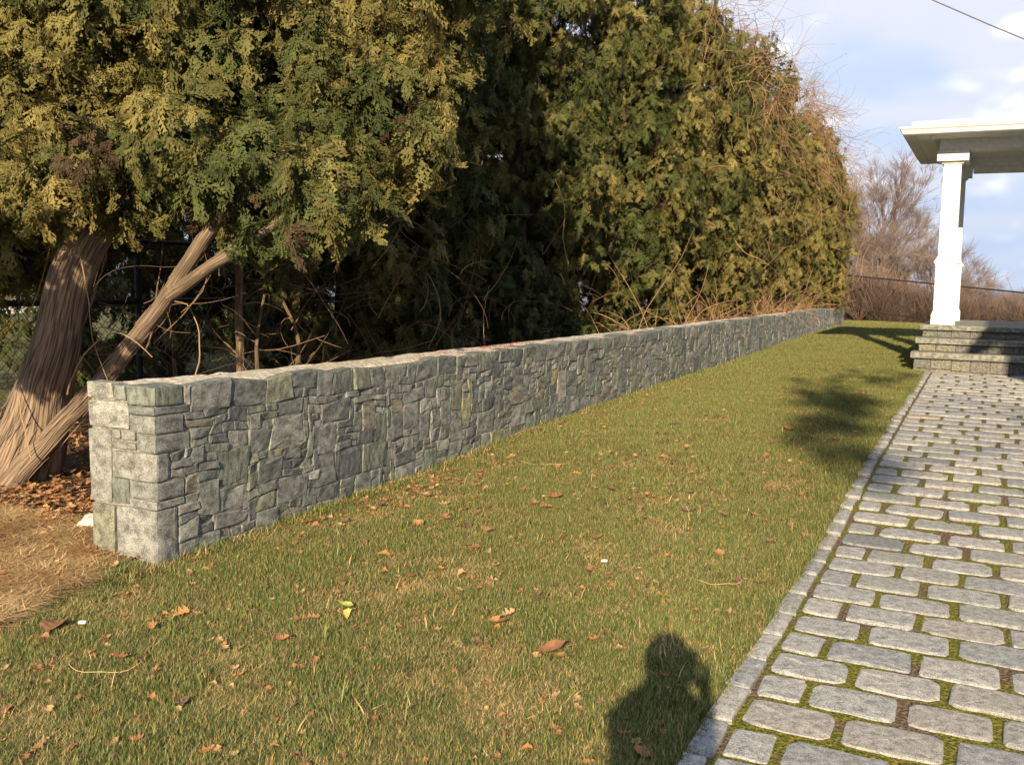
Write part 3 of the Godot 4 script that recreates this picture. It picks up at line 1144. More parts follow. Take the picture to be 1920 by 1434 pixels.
func hedge() -> void:
	for k in 6: fronds.append(frond(40 + k))
	leaf_mat = tinted(0.75, 0.30)
	var bark := bark_mat(lin(0.265, 0.198, 0.146), 1.0, 0.9, 0.8)
	var dark_bark := bark_mat(lin(0.17, 0.12, 0.085), 1.5, 1.0, 2.0)
	# the near tree with its two leaning stems
	var t := base("cedar_tree", Vector3(-6.3, -0.1, -4.75))
	tag(t, "large bronze-green cedar with two thick leaning trunks beside the wall's near end", "tree")
	var o := -t.position
	var strip_m := tinted(0.9)
	var tr := func(pts: PackedVector3Array, rad: PackedFloat32Array, m: Material, called: String, sd: float) -> void:
		var body := obj(called, trunk(pts, rad, 20, 0.06, sd), m, t, Transform3D(Basis(), o))
		# shreds of bark standing off the stem
		var sm := MB.new()
		for k in int(1100 * rad[1]):
			var f := rnd(0.05, 0.8) * (pts.size() - 1)
			var a := rnd(0, TAU)
			var line := PackedVector3Array()
			var len_f := rnd(0.15, 0.5)
			for q in 5:
				var g := minf(f + len_f * q / 4.0, pts.size() - 1.01)
				var c := pts[int(g)].lerp(pts[int(g) + 1], g - int(g))
				var d := (pts[int(g) + 1] - pts[int(g)]).normalized()
				var s1 := d.cross(Vector3(0.1, 0.3, 1)).normalized()
				var r := lerpf(rad[int(g)], rad[int(g) + 1], g - int(g))
				line.append(c + (s1 * cos(a + 0.05 * q) + d.cross(s1) * sin(a + 0.05 * q)) * r * (1.03 + 0.10 * pow(absf(q - 2) / 2.0, 2)))
			sm.tube(line, PackedFloat32Array([0.001, 0.003, 0.0036, 0.0026, 0.0006]), 4, lin(0.22, 0.165, 0.125) * rnd(0.6, 1.25))
		tag(obj("bark_shreds", sm.mesh(), strip_m, body), "", "", "", "stuff")
	tr.call(PackedVector3Array([Vector3(-6.66, -0.35, -4.6), Vector3(-6.46, 0.08, -4.65), Vector3(-6.19, 0.73, -4.7), Vector3(-6.0, 1.05, -4.7), Vector3(-5.66, 1.81, -4.74), Vector3(-5.5, 2.5, -5.2), Vector3(-5.4, 4.0, -6.3)]), PackedFloat32Array([0.33, 0.225, 0.152, 0.136, 0.124, 0.11, 0.06]), bark, "trunk", 0.0)
	tr.call(PackedVector3Array([Vector3(-6.62, -0.35, -4.42), Vector3(-6.3, -0.02, -4.5), Vector3(-5.56, 0.77, -4.68), Vector3(-5.2, 1.12, -4.7), Vector3(-4.83, 1.48, -4.7)]), PackedFloat32Array([0.12, 0.084, 0.064, 0.055, 0.049]), bark, "trunk", 2.0)
	tr.call(PackedVector3Array([Vector3(-4.90, 1.41, -4.7), Vector3(-4.6, 1.76, -4.7), Vector3(-4.38, 2.03, -4.78), Vector3(-4.3, 2.4, -5.2), Vector3(-4.3, 3.0, -5.8)]), PackedFloat32Array([0.052, 0.044, 0.038, 0.03, 0.015]), bark, "branch", 4.0)
	tr.call(PackedVector3Array([Vector3(-4.92, 1.40, -4.69), Vector3(-4.55, 1.585, -4.69), Vector3(-4.19, 1.80, -4.75), Vector3(-4.0, 2.05, -5.1), Vector3(-3.95, 2.5, -5.6)]), PackedFloat32Array([0.048, 0.038, 0.032, 0.024, 0.012]), bark, "branch", 5.0)
	var blobs := [
		[Vector3(-5.3, 4.4, -6.3), Vector3(1.75, 1.9, 1.8)], [Vector3(-4.55, 3.55, -6.2), Vector3(1.05, 1.0, 1.1)], [Vector3(-5.1, 2.85, -5.7), Vector3(0.85, 0.7, 0.8)],
		[Vector3(-4.55, 2.55, -5.6), Vector3(0.55, 0.55, 0.55)], [Vector3(-6.3, 3.1, -5.1), Vector3(0.9, 0.75, 0.7)], [Vector3(-7.2, 3.5, -5.6), Vector3(1.5, 1.15, 1.3)],
		[Vector3(-6.25, 2.35, -4.9), Vector3(0.5, 0.42, 0.45)], [Vector3(-5.6, 3.7, -5.0), Vector3(0.9, 0.8, 0.7)], [Vector3(-4.1, 2.95, -6.2), Vector3(0.45, 0.6, 0.5)],
		[Vector3(-3.95, 3.9, -6.3), Vector3(0.55, 0.8, 0.6)], [Vector3(-7.0, 2.55, -5.9), Vector3(0.8, 0.5, 0.7)], [Vector3(-5.3, 6.3, -6.3), Vector3(1.4, 1.4, 1.4)], [Vector3(-4.75, 2.12, -5.35), Vector3(0.32, 0.32, 0.32)], [Vector3(-6.75, 1.9, -5.3), Vector3(0.45, 0.4, 0.4)],
		[Vector3(-5.45, 2.28, -4.5), Vector3(0.42, 0.36, 0.36)], [Vector3(-4.95, 2.42, -4.75), Vector3(0.42, 0.36, 0.36)], [Vector3(-6.05, 2.2, -4.5), Vector3(0.45, 0.36, 0.36)], [Vector3(-4.35, 2.25, -4.95), Vector3(0.38, 0.33, 0.36)], [Vector3(-3.98, 2.15, -5.2), Vector3(0.3, 0.36, 0.33)], [Vector3(-6.45, 1.7, -4.55), Vector3(0.33, 0.3, 0.25)], [Vector3(-3.75, 2.7, -5.7), Vector3(0.4, 0.5, 0.4)], [Vector3(-4.0, 1.88, -4.75), Vector3(0.3, 0.2, 0.25)], [Vector3(-4.45, 2.14, -4.62), Vector3(0.3, 0.22, 0.22)], [Vector3(-5.75, 2.05, -4.4), Vector3(0.3, 0.2, 0.2)]]
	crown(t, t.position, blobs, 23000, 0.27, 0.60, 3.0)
	# the screen of cedars along the wall
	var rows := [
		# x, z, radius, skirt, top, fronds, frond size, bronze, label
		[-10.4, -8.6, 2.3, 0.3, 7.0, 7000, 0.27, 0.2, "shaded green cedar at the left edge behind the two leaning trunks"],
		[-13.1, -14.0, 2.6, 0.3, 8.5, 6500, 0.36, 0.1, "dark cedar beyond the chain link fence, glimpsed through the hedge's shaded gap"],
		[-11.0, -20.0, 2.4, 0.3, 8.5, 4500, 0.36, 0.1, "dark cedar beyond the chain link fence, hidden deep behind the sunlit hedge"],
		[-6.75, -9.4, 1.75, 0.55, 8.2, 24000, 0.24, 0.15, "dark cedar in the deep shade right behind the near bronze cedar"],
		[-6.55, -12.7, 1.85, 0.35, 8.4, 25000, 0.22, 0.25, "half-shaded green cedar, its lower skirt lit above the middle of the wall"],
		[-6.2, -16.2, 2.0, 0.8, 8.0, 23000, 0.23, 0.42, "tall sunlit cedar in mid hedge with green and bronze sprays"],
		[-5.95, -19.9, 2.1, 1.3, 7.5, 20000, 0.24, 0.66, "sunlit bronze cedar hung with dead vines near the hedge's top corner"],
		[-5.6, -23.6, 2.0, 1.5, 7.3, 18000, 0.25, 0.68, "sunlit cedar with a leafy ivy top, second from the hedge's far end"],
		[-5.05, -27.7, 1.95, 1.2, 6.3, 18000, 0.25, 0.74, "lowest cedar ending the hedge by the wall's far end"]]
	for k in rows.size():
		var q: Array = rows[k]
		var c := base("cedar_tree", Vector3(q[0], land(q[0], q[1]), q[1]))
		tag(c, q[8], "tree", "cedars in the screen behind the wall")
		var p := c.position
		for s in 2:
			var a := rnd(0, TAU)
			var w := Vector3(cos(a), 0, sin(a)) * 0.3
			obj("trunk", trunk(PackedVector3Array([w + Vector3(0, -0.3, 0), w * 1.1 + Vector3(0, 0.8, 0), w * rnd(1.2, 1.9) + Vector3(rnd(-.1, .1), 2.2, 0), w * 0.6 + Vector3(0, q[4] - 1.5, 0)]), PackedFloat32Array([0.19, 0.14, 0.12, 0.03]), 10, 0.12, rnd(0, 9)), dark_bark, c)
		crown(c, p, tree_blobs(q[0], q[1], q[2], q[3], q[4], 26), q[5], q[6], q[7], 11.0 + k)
	var sc := base("cedar_tree", Vector3(-7.6, 0, -1.7))
	tag(sc, "cedar left of the photo's frame, shading the thick leaning trunk", "tree")
	obj("trunk", trunk(PackedVector3Array([Vector3(0, -0.3, 0), Vector3(0.2, 1.2, 0), Vector3(0.4, 2.6, -0.1), Vector3(0.3, 6.0, 0)]), PackedFloat32Array([0.25, 0.17, 0.14, 0.04]), 10, 0.12, 1.0), dark_bark, sc)
	crown(sc, sc.position, [[Vector3(-5.3, 2.34, -2.05), Vector3(0.7, 0.42, 0.55)], [Vector3(-5.15, 2.3, -2.1), Vector3(0.45, 0.36, 0.4)], [Vector3(-5.7, 2.5, -2.0), Vector3(0.6, 0.45, 0.5)], [Vector3(-6.3, 2.6, -1.9), Vector3(0.7, 0.6, 0.7)], [Vector3(-7.3, 3.6, -1.8), Vector3(1.0, 1.3, 1.1)], [Vector3(-7.3, 5.6, -1.8), Vector3(0.7, 1.2, 0.8)]], 8500, 0.26, 0.5, 33.0)
	dead_wood(dark_bark)

func dead_wood(dark_bark: Material) -> void:
	var tan_mat := tinted(0.9)
	# dead lower branches in the dark under the crowns
	var mb := MB.new()
	for k in 620:
		var z := rnd(-4.9, -26.0) if k < 400 else rnd(-4.9, -9.5)
		var p := Vector3(-6.4 + rnd(-0.9, 1.4), rnd(0.0, 2.1), z)
		var pts := wander(p, Vector3(rnd(-0.6, 1.0), rnd(-0.2, 1.0), rnd(-0.8, 0.8)), rng.randi_range(7, 14), rnd(0.06, 0.13), 0.35, 0.02)
		mb.tube(pts, thin(pts.size(), rnd(0.003, 0.007), 0.001), 3, lin(0.15, 0.10, 0.065) * rnd(0.6, 1.3))
	tag(obj("dead_branches", mb.mesh(), tan_mat), "dead brown branches tangled under the cedars behind the wall", "branches", "", "stuff")
	# tan vines hung over the sunny end of the hedge
	var vb := MB.new()
	for k in 850:
		var far := rng.randf()
		var z := lerpf(-17.5, -29.3, pow(far, 0.8))
		var cx: float = lerpf(-6.05, -5.1, clampf((-z - 17.0) / 11.0, 0, 1))
		var a := rnd(-1.5, 1.1)
		var topy := lerpf(7.6, 6.3, clampf((-z - 19.0) / 8.6, 0, 1))
		var y := rnd(2.2, topy + 0.3)
		if rng.randf() < 0.55: y = rnd(topy - 2.6, topy + 0.3)
		var rr := 2.05 * (1.0 - 0.62 * pow(clampf(y / topy, 0, 1), 2.6)) + rnd(-0.3, 0.05)
		var p := Vector3(cx + cos(a) * rr, y, z + sin(a) * 0.8)
		var pts := wander(p, Vector3(rnd(-0.5, 1), rnd(-1, 1), rnd(-1, 1)), rng.randi_range(12, 26), rnd(0.05, 0.09), rnd(0.15, 0.45), 0.10)
		mb = vb
		vb.tube(pts, thin(pts.size(), rnd(0.003, 0.008), 0.002), 3, lin(0.23, 0.15, 0.09) * rnd(0.5, 1.2))
	tag(obj("vines", vb.mesh(), tan_mat), "tangled tan dead vines draped over the sunlit end of the hedge", "vines", "", "stuff")
	var hang := []
	for k in 2: hang.append(twig_spray(80 + k, 10, 0.0042))
	for k in 2:
		var where := []
		var tint := []
		for i in 170:
			var z := lerpf(-18.0, -29.0, sqrt(rng.randf()))
			var cx: float = lerpf(-6.0, -5.05, clampf((-z - 17.0) / 11.0, 0, 1))
			var topy := lerpf(7.6, 6.3, clampf((-z - 19.0) / 8.6, 0, 1))
			var a := rnd(-1.2, 1.1)
			var y := topy - 3.2 * pow(rng.randf(), 1.3) + 0.15
			if noise.get_noise_3d(z * 16.0, y * 16.0, a * 14.0) < 0.02: continue
			var rr := 2.0 * (1.0 - 0.62 * pow(clampf(y / topy, 0, 1), 2.6)) + rnd(-0.2, 0.1)
			where.append(Transform3D(facing(Vector3(cos(a) * 0.6, -0.5, sin(a) * 0.4) + ball() * 1.3, ball(), rnd(0.4, 1.0)), Vector3(cx + cos(a) * rr, y, z + sin(a) * 0.8)))
			tint.append(lin(0.25, 0.155, 0.09) * rnd(0.6, 1.2))
		tag(many("hanging_twigs", hang[k], tan_mat, where, tint), "fine tan twigs hanging over the top of the hedge's sunlit end", "twigs", "twigs hanging on the hedge")
	# ivy on the second last cedar's top
	var iv := [[], []]
	var ic := [[], []]
	var il := [leaf(741, true), leaf(742, false)]
	for i in 420:
		var a := rnd(-0.9, 0.9)
		var y := rnd(4.9, 7.0)
		if noise.get_noise_2d(y * 22.0, a * 22.0) < -0.1: continue
		var rr := 2.0 * (1.0 - 0.62 * pow(y / 7.3, 2.6)) + rnd(-0.3, 0.1)
		iv[i % 2].append(Transform3D(facing(Vector3.DOWN + ball() * 0.6, Vector3(cos(a), 0.5, sin(a)) + ball() * 0.5, rnd(0.08, 0.15)).rotated(Vector3(0, 0, 1), rnd(-0.5, 0.5)), Vector3(-5.6 + cos(a) * rr, y, -23.4 + sin(a) * 1.5)))
		ic[i % 2].append(lin(0.035, 0.085, 0.028) * rnd(0.7, 1.4))
	for k in 2: tag(many("ivy", il[k], tinted(0.4, 0.2), iv[k], ic[k]), "green ivy leaves on the top of the second last cedar", "ivy", "ivy on the cedar")
	# shaggy stems of saplings between the wall and the fence
	var shag := bark_mat(lin(0.34, 0.235, 0.15), 1.0, 1.2, 1.2)
	var sap := [
		[Vector3(-5.55, -0.1, -5.4), 0.026, 1.0, "short shaggy tan stump just behind the wall's top near its corner"],
		[Vector3(-4.98, -0.1, -5.6), 0.016, 1.5, "shaggy brown sapling stem right of the leaning trunk's foot"],
		[Vector3(-5.75, -0.1, -6.3), 0.036, 2.6, "dark sapling stem between the leaning trunk and the fence"],
		[Vector3(-4.95, -0.1, -6.2), 0.020, 1.5, "thin forked tan sapling behind the wall, right of the other saplings"]]
	for q in sap:
		var sp := base("sapling", q[0])
		tag(sp, q[3], "sapling", "saplings behind the wall")
		var lean := Vector3(rnd(-0.12, 0.12), 0, rnd(-0.1, 0.1))
		obj("trunk", trunk(PackedVector3Array([Vector3(0, -0.1, 0), Vector3(0, q[2] * 0.4, 0) + lean, Vector3(0, q[2] * 0.75, 0) + lean * 0.6, Vector3(0, q[2], 0) + lean * 2.0]), PackedFloat32Array([q[1] * 1.4, q[1], q[1] * 0.85, q[1] * 0.5]), 10, 0.2, q[1] * 90), shag, sp)
		for k in 4:
			var tw := MB.new()
			var pts := wander(Vector3(0, q[2] * rnd(0.3, 0.9), 0) + lean * 0.7, Vector3(rnd(-1, 1), rnd(-0.3, 0.8), rnd(-1, 1)), 8, 0.07, 0.3, 0.05)
			tw.tube(pts, thin(9, q[1] * 0.25, 0.002), 4)
			obj("twig", tw.mesh(), shag, sp)
	# tan brush between the wall's far half and the trees
	var bb := MB.new()
	for k in 800:
		var z := lerpf(-12.0, -29.2, sqrt(rng.randf()))
		var p := Vector3(rnd(-5.3, -4.4), land(-4.8, z) + 0.1, z)
		var pts := wander(p, Vector3(rnd(-0.5, 0.5), 1.0, rnd(-0.6, 0.6)), rng.randi_range(9, 20), rnd(0.07, 0.12), rnd(0.1, 0.3), 0.02)
		bb.tube(pts, thin(pts.size(), rnd(0.006, 0.012), 0.003), 3, lin(0.27, 0.17, 0.10) * rnd(0.6, 1.2))
	tag(obj("brush", bb.mesh(), tan_mat), "dry tan stems growing up behind the wall's far half", "brush", "", "stuff")
	# single stems and vines that stand out
	var pale := mat(lin(0.27, 0.19, 0.11), 0.8)
	var stems := [
		[[Vector3(-5.72, 0.70, -4.55), Vector3(-5.55, 0.92, -4.5), Vector3(-5.3, 1.12, -4.5), Vector3(-5.1, 1.14, -4.52), Vector3(-4.95, 1.0, -4.6)], 0.012, "pale bent stem arching over the leaning trunk near the wall's corner"],
		[[Vector3(-4.92, 0.75, -4.9), Vector3(-4.83, 1.0, -4.9), Vector3(-4.9, 1.2, -4.95), Vector3(-5.05, 1.34, -5.0), Vector3(-5.2, 1.36, -5.0)], 0.011, "pale curved stem right of the leaning trunk above the wall top"],
		[[Vector3(-5.95, 0.25, -4.42), Vector3(-6.12, 0.62, -4.47), Vector3(-6.2, 1.0, -4.5), Vector3(-6.02, 1.35, -4.55), Vector3(-5.85, 1.8, -4.58)], 0.009, "brown vine climbing across the thick left trunk"],
		[[Vector3(-5.75, 2.0, -4.6), Vector3(-5.45, 1.5, -4.5), Vector3(-5.4, 1.1, -4.5), Vector3(-5.3, 0.8, -4.55)], 0.008, "thin vine hanging between the two leaning trunks"],
		[[Vector3(-4.75, 2.75, -10.6), Vector3(-4.62, 2.4, -10.6), Vector3(-4.66, 2.1, -10.65), Vector3(-4.56, 1.75, -10.6)], 0.010, "reddish vine dangling in front of the shaded dark cedar"],
		[[Vector3(-4.72, 0.9, -7.7), Vector3(-4.6, 1.15, -7.7), Vector3(-4.66, 1.42, -7.75), Vector3(-4.8, 1.6, -7.8)], 0.008, "grey bent shoot standing behind the wall in the shade"],
		[[Vector3(-4.6, 0.85, -8.6), Vector3(-4.62, 1.2, -8.6), Vector3(-4.58, 1.5, -8.65)], 0.007, "grey straight shoot standing behind the wall in the shade"]]
	for s in stems:
		var m := MB.new()
		var cv := Curve3D.new()
		var pl: Array = s[0]
		for k in pl.size():
			var d: Vector3 = (pl[mini(k + 1, pl.size() - 1)] - pl[maxi(k - 1, 0)]) / 6.0
			cv.add_point(pl[k], -d, d)
		var pts := PackedVector3Array()
		for k in 17: pts.append(cv.sample_baked(cv.get_baked_length() * k / 16.0, true) + ball() * 0.006)
		m.tube(pts, thin(17, s[1] * 0.52, s[1] * 0.25), 6)
		tag(obj("stem", m.mesh(), pale), s[2], "stem", "single stems and vines by the trunks")

# ------------------------------------------------------------------ beyond the fence
func grow(mb: MB, tips: Array, p: Vector3, d: Vector3, ln: float, r: float, level: int, spread: float) -> void:
	var n := 4
	var pts := PackedVector3Array([p])
	var q := p
	var e := d
	for k in n:
		e = (e + ball() * 0.16 + Vector3(0, 0.03, 0)).normalized()
		q += e * ln / n
		pts.append(q)
	mb.tube(pts, thin(n + 1, r, r * 0.62), 5 if level > 2 else 3)
	if level <= 2: tips.append([q, e])
	if level <= 0: return
	var kids := 3 if level > 2 else 4
	for k in kids:
		var from := pts[n] if k == 0 else pts[rng.randi_range(2, n)]
		var nd := (e + ball() * spread).normalized()
		grow(mb, tips, from, nd, ln * rnd(0.6, 0.85), r * (0.62 if k == 0 else 0.45), level - 1, spread)

func twig_spray(sd: int, n: int, r: float) -> ArrayMesh:   # bare twigs fanning up from a point, 1 tall
	var g := RandomNumberGenerator.new()
	g.seed = sd
	var mb := MB.new()
	for k in n:
		var a := g.randf() * TAU
		var lean := g.randf_range(0.1, 1.2)
		var d := Vector3(cos(a) * lean, 1.0, sin(a) * lean).normalized()
		var p0 := Vector3(cos(a) * 0.05, g.randf_range(0, 0.3), sin(a) * 0.05)
		var p1 := p0 + d * g.randf_range(0.25, 0.45) + Vector3(g.randf_range(-.05, .05), 0, g.randf_range(-.05, .05))
		var p2 := p1 + (d + Vector3(g.randf_range(-.5, .5), g.randf_range(-.1, .4), g.randf_range(-.5, .5))).normalized() * g.randf_range(0.2, 0.4)
		mb.tube(PackedVector3Array([p0, p1, p2]), PackedFloat32Array([r, r * 0.7, r * 0.35]), 3, Color.WHITE * g.randf_range(0.7, 1.15))
	return mb.mesh()

func far_things() -> void:
	var sprays := []
	for k in 3: sprays.append(twig_spray(60 + k, 18, 0.0055))
	var tm := tinted(0.9)
	# bare trees behind the fence
	var trees := [
		[Vector3(-4.9, -1.0, -47.0), 2.25, 0.20, "tall bare tree with many upright limbs behind the fence, left of the white column", 0.62],
		[Vector3(-2.4, -1.6, -52.0), 1.6, 0.13, "smaller bare tree right beside the white column's left edge", 0.7],
		[Vector3(-1.2, -2.6, -60.0), 1.3, 0.13, "bare rounded tree just right of the white column", 0.75],
		[Vector3(0.5, -3.4, -66.0), 1.35, 0.12, "low bare tree with crooked twigs nearest the photo's right edge", 0.8],
		[Vector3(-3.6, -1.2, -44.0), 1.5, 0.10, "thin bare tree leaning between the tall bare tree and the column", 0.8],
		[Vector3(-6.0, -0.9, -43.0), 1.5, 0.10, "thin bare tree right beside the hedge's far end", 0.75],
		[Vector3(-0.2, -2.6, -56.0), 1.1, 0.10, "thin bare tree behind the two rounded ones right of the column", 0.8],
		[Vector3(-7.4, -1.0, -46.0), 2.0, 0.16, "bare tree half hidden by the hedge's far end", 0.62]]
	for t in trees:
		var b := base("bare_tree", t[0])
		tag(b, t[3], "tree", "bare trees beyond the fence")
		var mb := MB.new()
		var tips := []
		var limbs := 4
		var up := Vector3(0, 1, 0)
		mb.tube(PackedVector3Array([Vector3(0, -1, 0), Vector3(0.05, 0.4, 0), Vector3(0, t[1] * 0.75, 0)]), PackedFloat32Array([t[2] * 1.2, t[2], t[2] * 0.8]), 7)
		for k in limbs:
			grow(mb, tips, Vector3(0, t[1] * rnd(0.5, 0.75), 0), (up + ball() * t[4] * 0.8).normalized(), t[1], t[2] * 0.6, 4, t[4])
		obj("trunk", mb.mesh(), mat(lin(0.15, 0.105, 0.085), 0.9), b)
		var where := []
		var tint := []
		for q in tips:
			if rng.randf() < 0.25: continue
			where.append(Transform3D(facing(q[1] + ball() * 0.5, ball(), rnd(0.4, 0.8)), q[0]))
			tint.append(lin(0.19, 0.152, 0.138) * rnd(0.7, 1.2))
		many("crown", sprays[0], tm, where, tint, b)
	# reddish brush behind the fence
	for kind in 3:
		var where := []
		var tint := []
		for k in 2600:
			var z := rnd(-35.2, -47.0)
			var x := rnd(-9.5, 6.0)
			if rng.randf() < 0.35: z = rnd(-34.9, -37.0)
			var hgt := rnd(0.8, 1.9) * (1.0 + 0.9 * noise.get_noise_2d(x * 14.0, z * 14.0)) * clampf(1.7 - 0.13 * (x + 9.0), 0.55, 1.7)
			where.append(Transform3D(Basis(Vector3.UP, rnd(0, TAU)).rotated(Vector3.RIGHT, rnd(-0.7, 0.7)).rotated(Vector3.BACK, rnd(-0.5, 0.5)).scaled_local(Vector3(hgt, hgt, hgt)), Vector3(x, land(x, z) - 0.1, z)))
			var w := noise.get_noise_2d(x * 20.0 + 5.0, z * 20.0) * 0.5 + 0.5
			tint.append(lin(0.165, 0.112, 0.086).lerp(lin(0.145, 0.108, 0.094), w) * rnd(0.7, 1.25))
		var o := many("brush", sprays[kind], tm, where, tint)
		tag(o, "red-brown bare brush massed behind the far chain link fence", "brush", "bare brush beyond the fence")
	# long pale arching canes among it
	var cb := MB.new()
	for k in 70:
		var p := Vector3(rnd(-5.2, -2.4), 0.1, rnd(-35.0, -37.5))
		var pts := wander(p, Vector3(rnd(0.3, 1.2), 1.0, rnd(-0.3, 0.3)), 14, rnd(0.10, 0.17), 0.05, 0.03)
		cb.tube(pts, thin(15, 0.012, 0.004), 3, lin(0.38, 0.22, 0.11) * rnd(0.8, 1.2))
	tag(obj("canes", cb.mesh(), tm), "pale arching canes in the brush behind the fence, left of the column", "canes", "", "stuff")
	# brush falling away down the hill
	var where := []
	var tint := []
	for k in 2500:
		var z := rnd(-48.0, -150.0)
		var x := rnd(-30.0, 30.0)
		var hgt := rnd(2.0, 4.2)
		where.append(Transform3D(Basis(Vector3.UP, rnd(0, TAU)).scaled_local(Vector3(hgt, hgt, hgt)), Vector3(x, land(x, z) - 0.2, z)))
		tint.append(lin(0.19, 0.12, 0.10) * rnd(0.7, 1.2))
	tag(many("woods", sprays[1], tm, where, tint), "bare woods falling away down the hillside", "woods", "", "stuff")
	# a bare shrub by the crest
	var sb := base("shrub", Vector3(-4.0, 0.35, -34.1))
	tag(sb, "dark bare shrub at the lawn's crest before the fence", "shrub")
	obj("twigs", twig_spray(91, 60, 0.010), mat(lin(0.12, 0.08, 0.065)), sb, Transform3D(Basis().scaled(Vector3(1.1, 1.0, 1.1)), Vector3.ZERO))
	# houses on the far slope
	var hm := mat(lin(0.62, 0.60, 0.56), 0.8)
	var rm := mat(lin(0.24, 0.22, 0.22), 0.9)
	var gm := mat(lin(0.05, 0.06, 0.08), 0.3)
	var spots := [[Vector3(1.6, -4.3, -142.0), 5.5, 2.6, "pale far house lower on the slope right of the column"], [Vector3(6.6, -2.9, -165.0), 6.5, 3.0, "pale far house at the right edge of the photo"], [Vector3(3.8, -2.7, -172.0), 5.0, 2.8, "pale far house between the other two on the slope"]]
	for s in spots:
		var b := base("far_house", s[0])
		tag(b, s[3], "house", "pale houses on the far slope")
		var w: float = s[1] * 0.5
		var h: float = s[2]
		var mb := MB.new()
		mb.box(Vector3(-w, -12.0, -3), Vector3(w, h * 0.6, 3))
		obj("wall", mb.mesh(), hm, b)
		var r := MB.new()
		r.quad(Vector3(-w - .3, h * 0.6, 3.3), Vector3(-w - .3, h, 0), Vector3(w + .3, h, 0), Vector3(w + .3, h * 0.6, 3.3))
		r.quad(Vector3(-w - .3, h * 0.6, -3.3), Vector3(-w - .3, h, 0), Vector3(w + .3, h, 0), Vector3(w + .3, h * 0.6, -3.3))
		obj("roof", r.mesh(), rm, b)
		for k in 3:
			var wi := MB.new()
			wi.box(Vector3(-w + 0.7 + k * (w * 2 - 2.2) / 2.0, -0.6, 3.0), Vector3(-w + 1.5 + k * (w * 2 - 2.2) / 2.0, 0.7, 3.05))
			obj("window", wi.mesh(), gm, b)
	# a far low shore
	var ridge := MB.new()
	var n := 60
	for k in n + 1:
		var x := lerpf(-2500, 2500, float(k) / n)
		var y := -17.0 + 12.0 + 9.0 * noise.get_noise_1d(x * 0.06)
		ridge.at(Vector3(x, -17.5, -1500.0)); ridge.at(Vector3(x, y, -1800.0)); ridge.at(Vector3(x, -17.5, -2300.0))
	for k in n:
		var a := k * 3
		for e in 2:
			ridge.tri(a + e, a + e + 3, a + e + 4); ridge.tri(a + e, a + e + 4, a + e + 1)
	tag(obj("hills", ridge.mesh(), mat(lin(0.10, 0.12, 0.16), 1.0)), "", "", "", "structure")
	# overhead wire
	var wb := MB.new()
	var pts := PackedVector3Array()
	for k in 41:
		var t := k / 40.0
		var x := lerpf(-22.0, 14.0, t)
		# through the photograph's two points, sagging
		pts.append(Vector3(x, 6.872 - 0.545 * (x + 1.358) + 0.012 * (x + 1.358) * (x - 0.189), -20.0))
	wb.tube(pts, thin(41, 0.013, 0.013), 6)
	tag(obj("overhead_wire", wb.mesh(), mat(lin(0.10, 0.09, 0.10), 0.6)), "dark utility wire slanting across the sky's top right corner", "wire")
	# beyond the left fence: a neighbour's pale house low among the trees
	var nb := base("neighbour_house", Vector3(-26.0, 0.2, -14.0))
	tag(nb, "pale neighbouring house glimpsed through the fence behind the leaning trunks", "house")
	var wl := MB.new()
	wl.box(Vector3(-4, -0.5, -6), Vector3(-0.05, 5.0, 6))
	obj("wall", wl.mesh(), mat(lin(0.5, 0.48, 0.40)), nb)
	for k in 14:
		var sd := MB.new()
		sd.box(Vector3(-0.05, 0.1 + k * 0.34, -6.0), Vector3(0.0, 0.1 + k * 0.34 + 0.31, 6.0), 0.012)
		obj("siding_board", sd.mesh(), hm, nb)

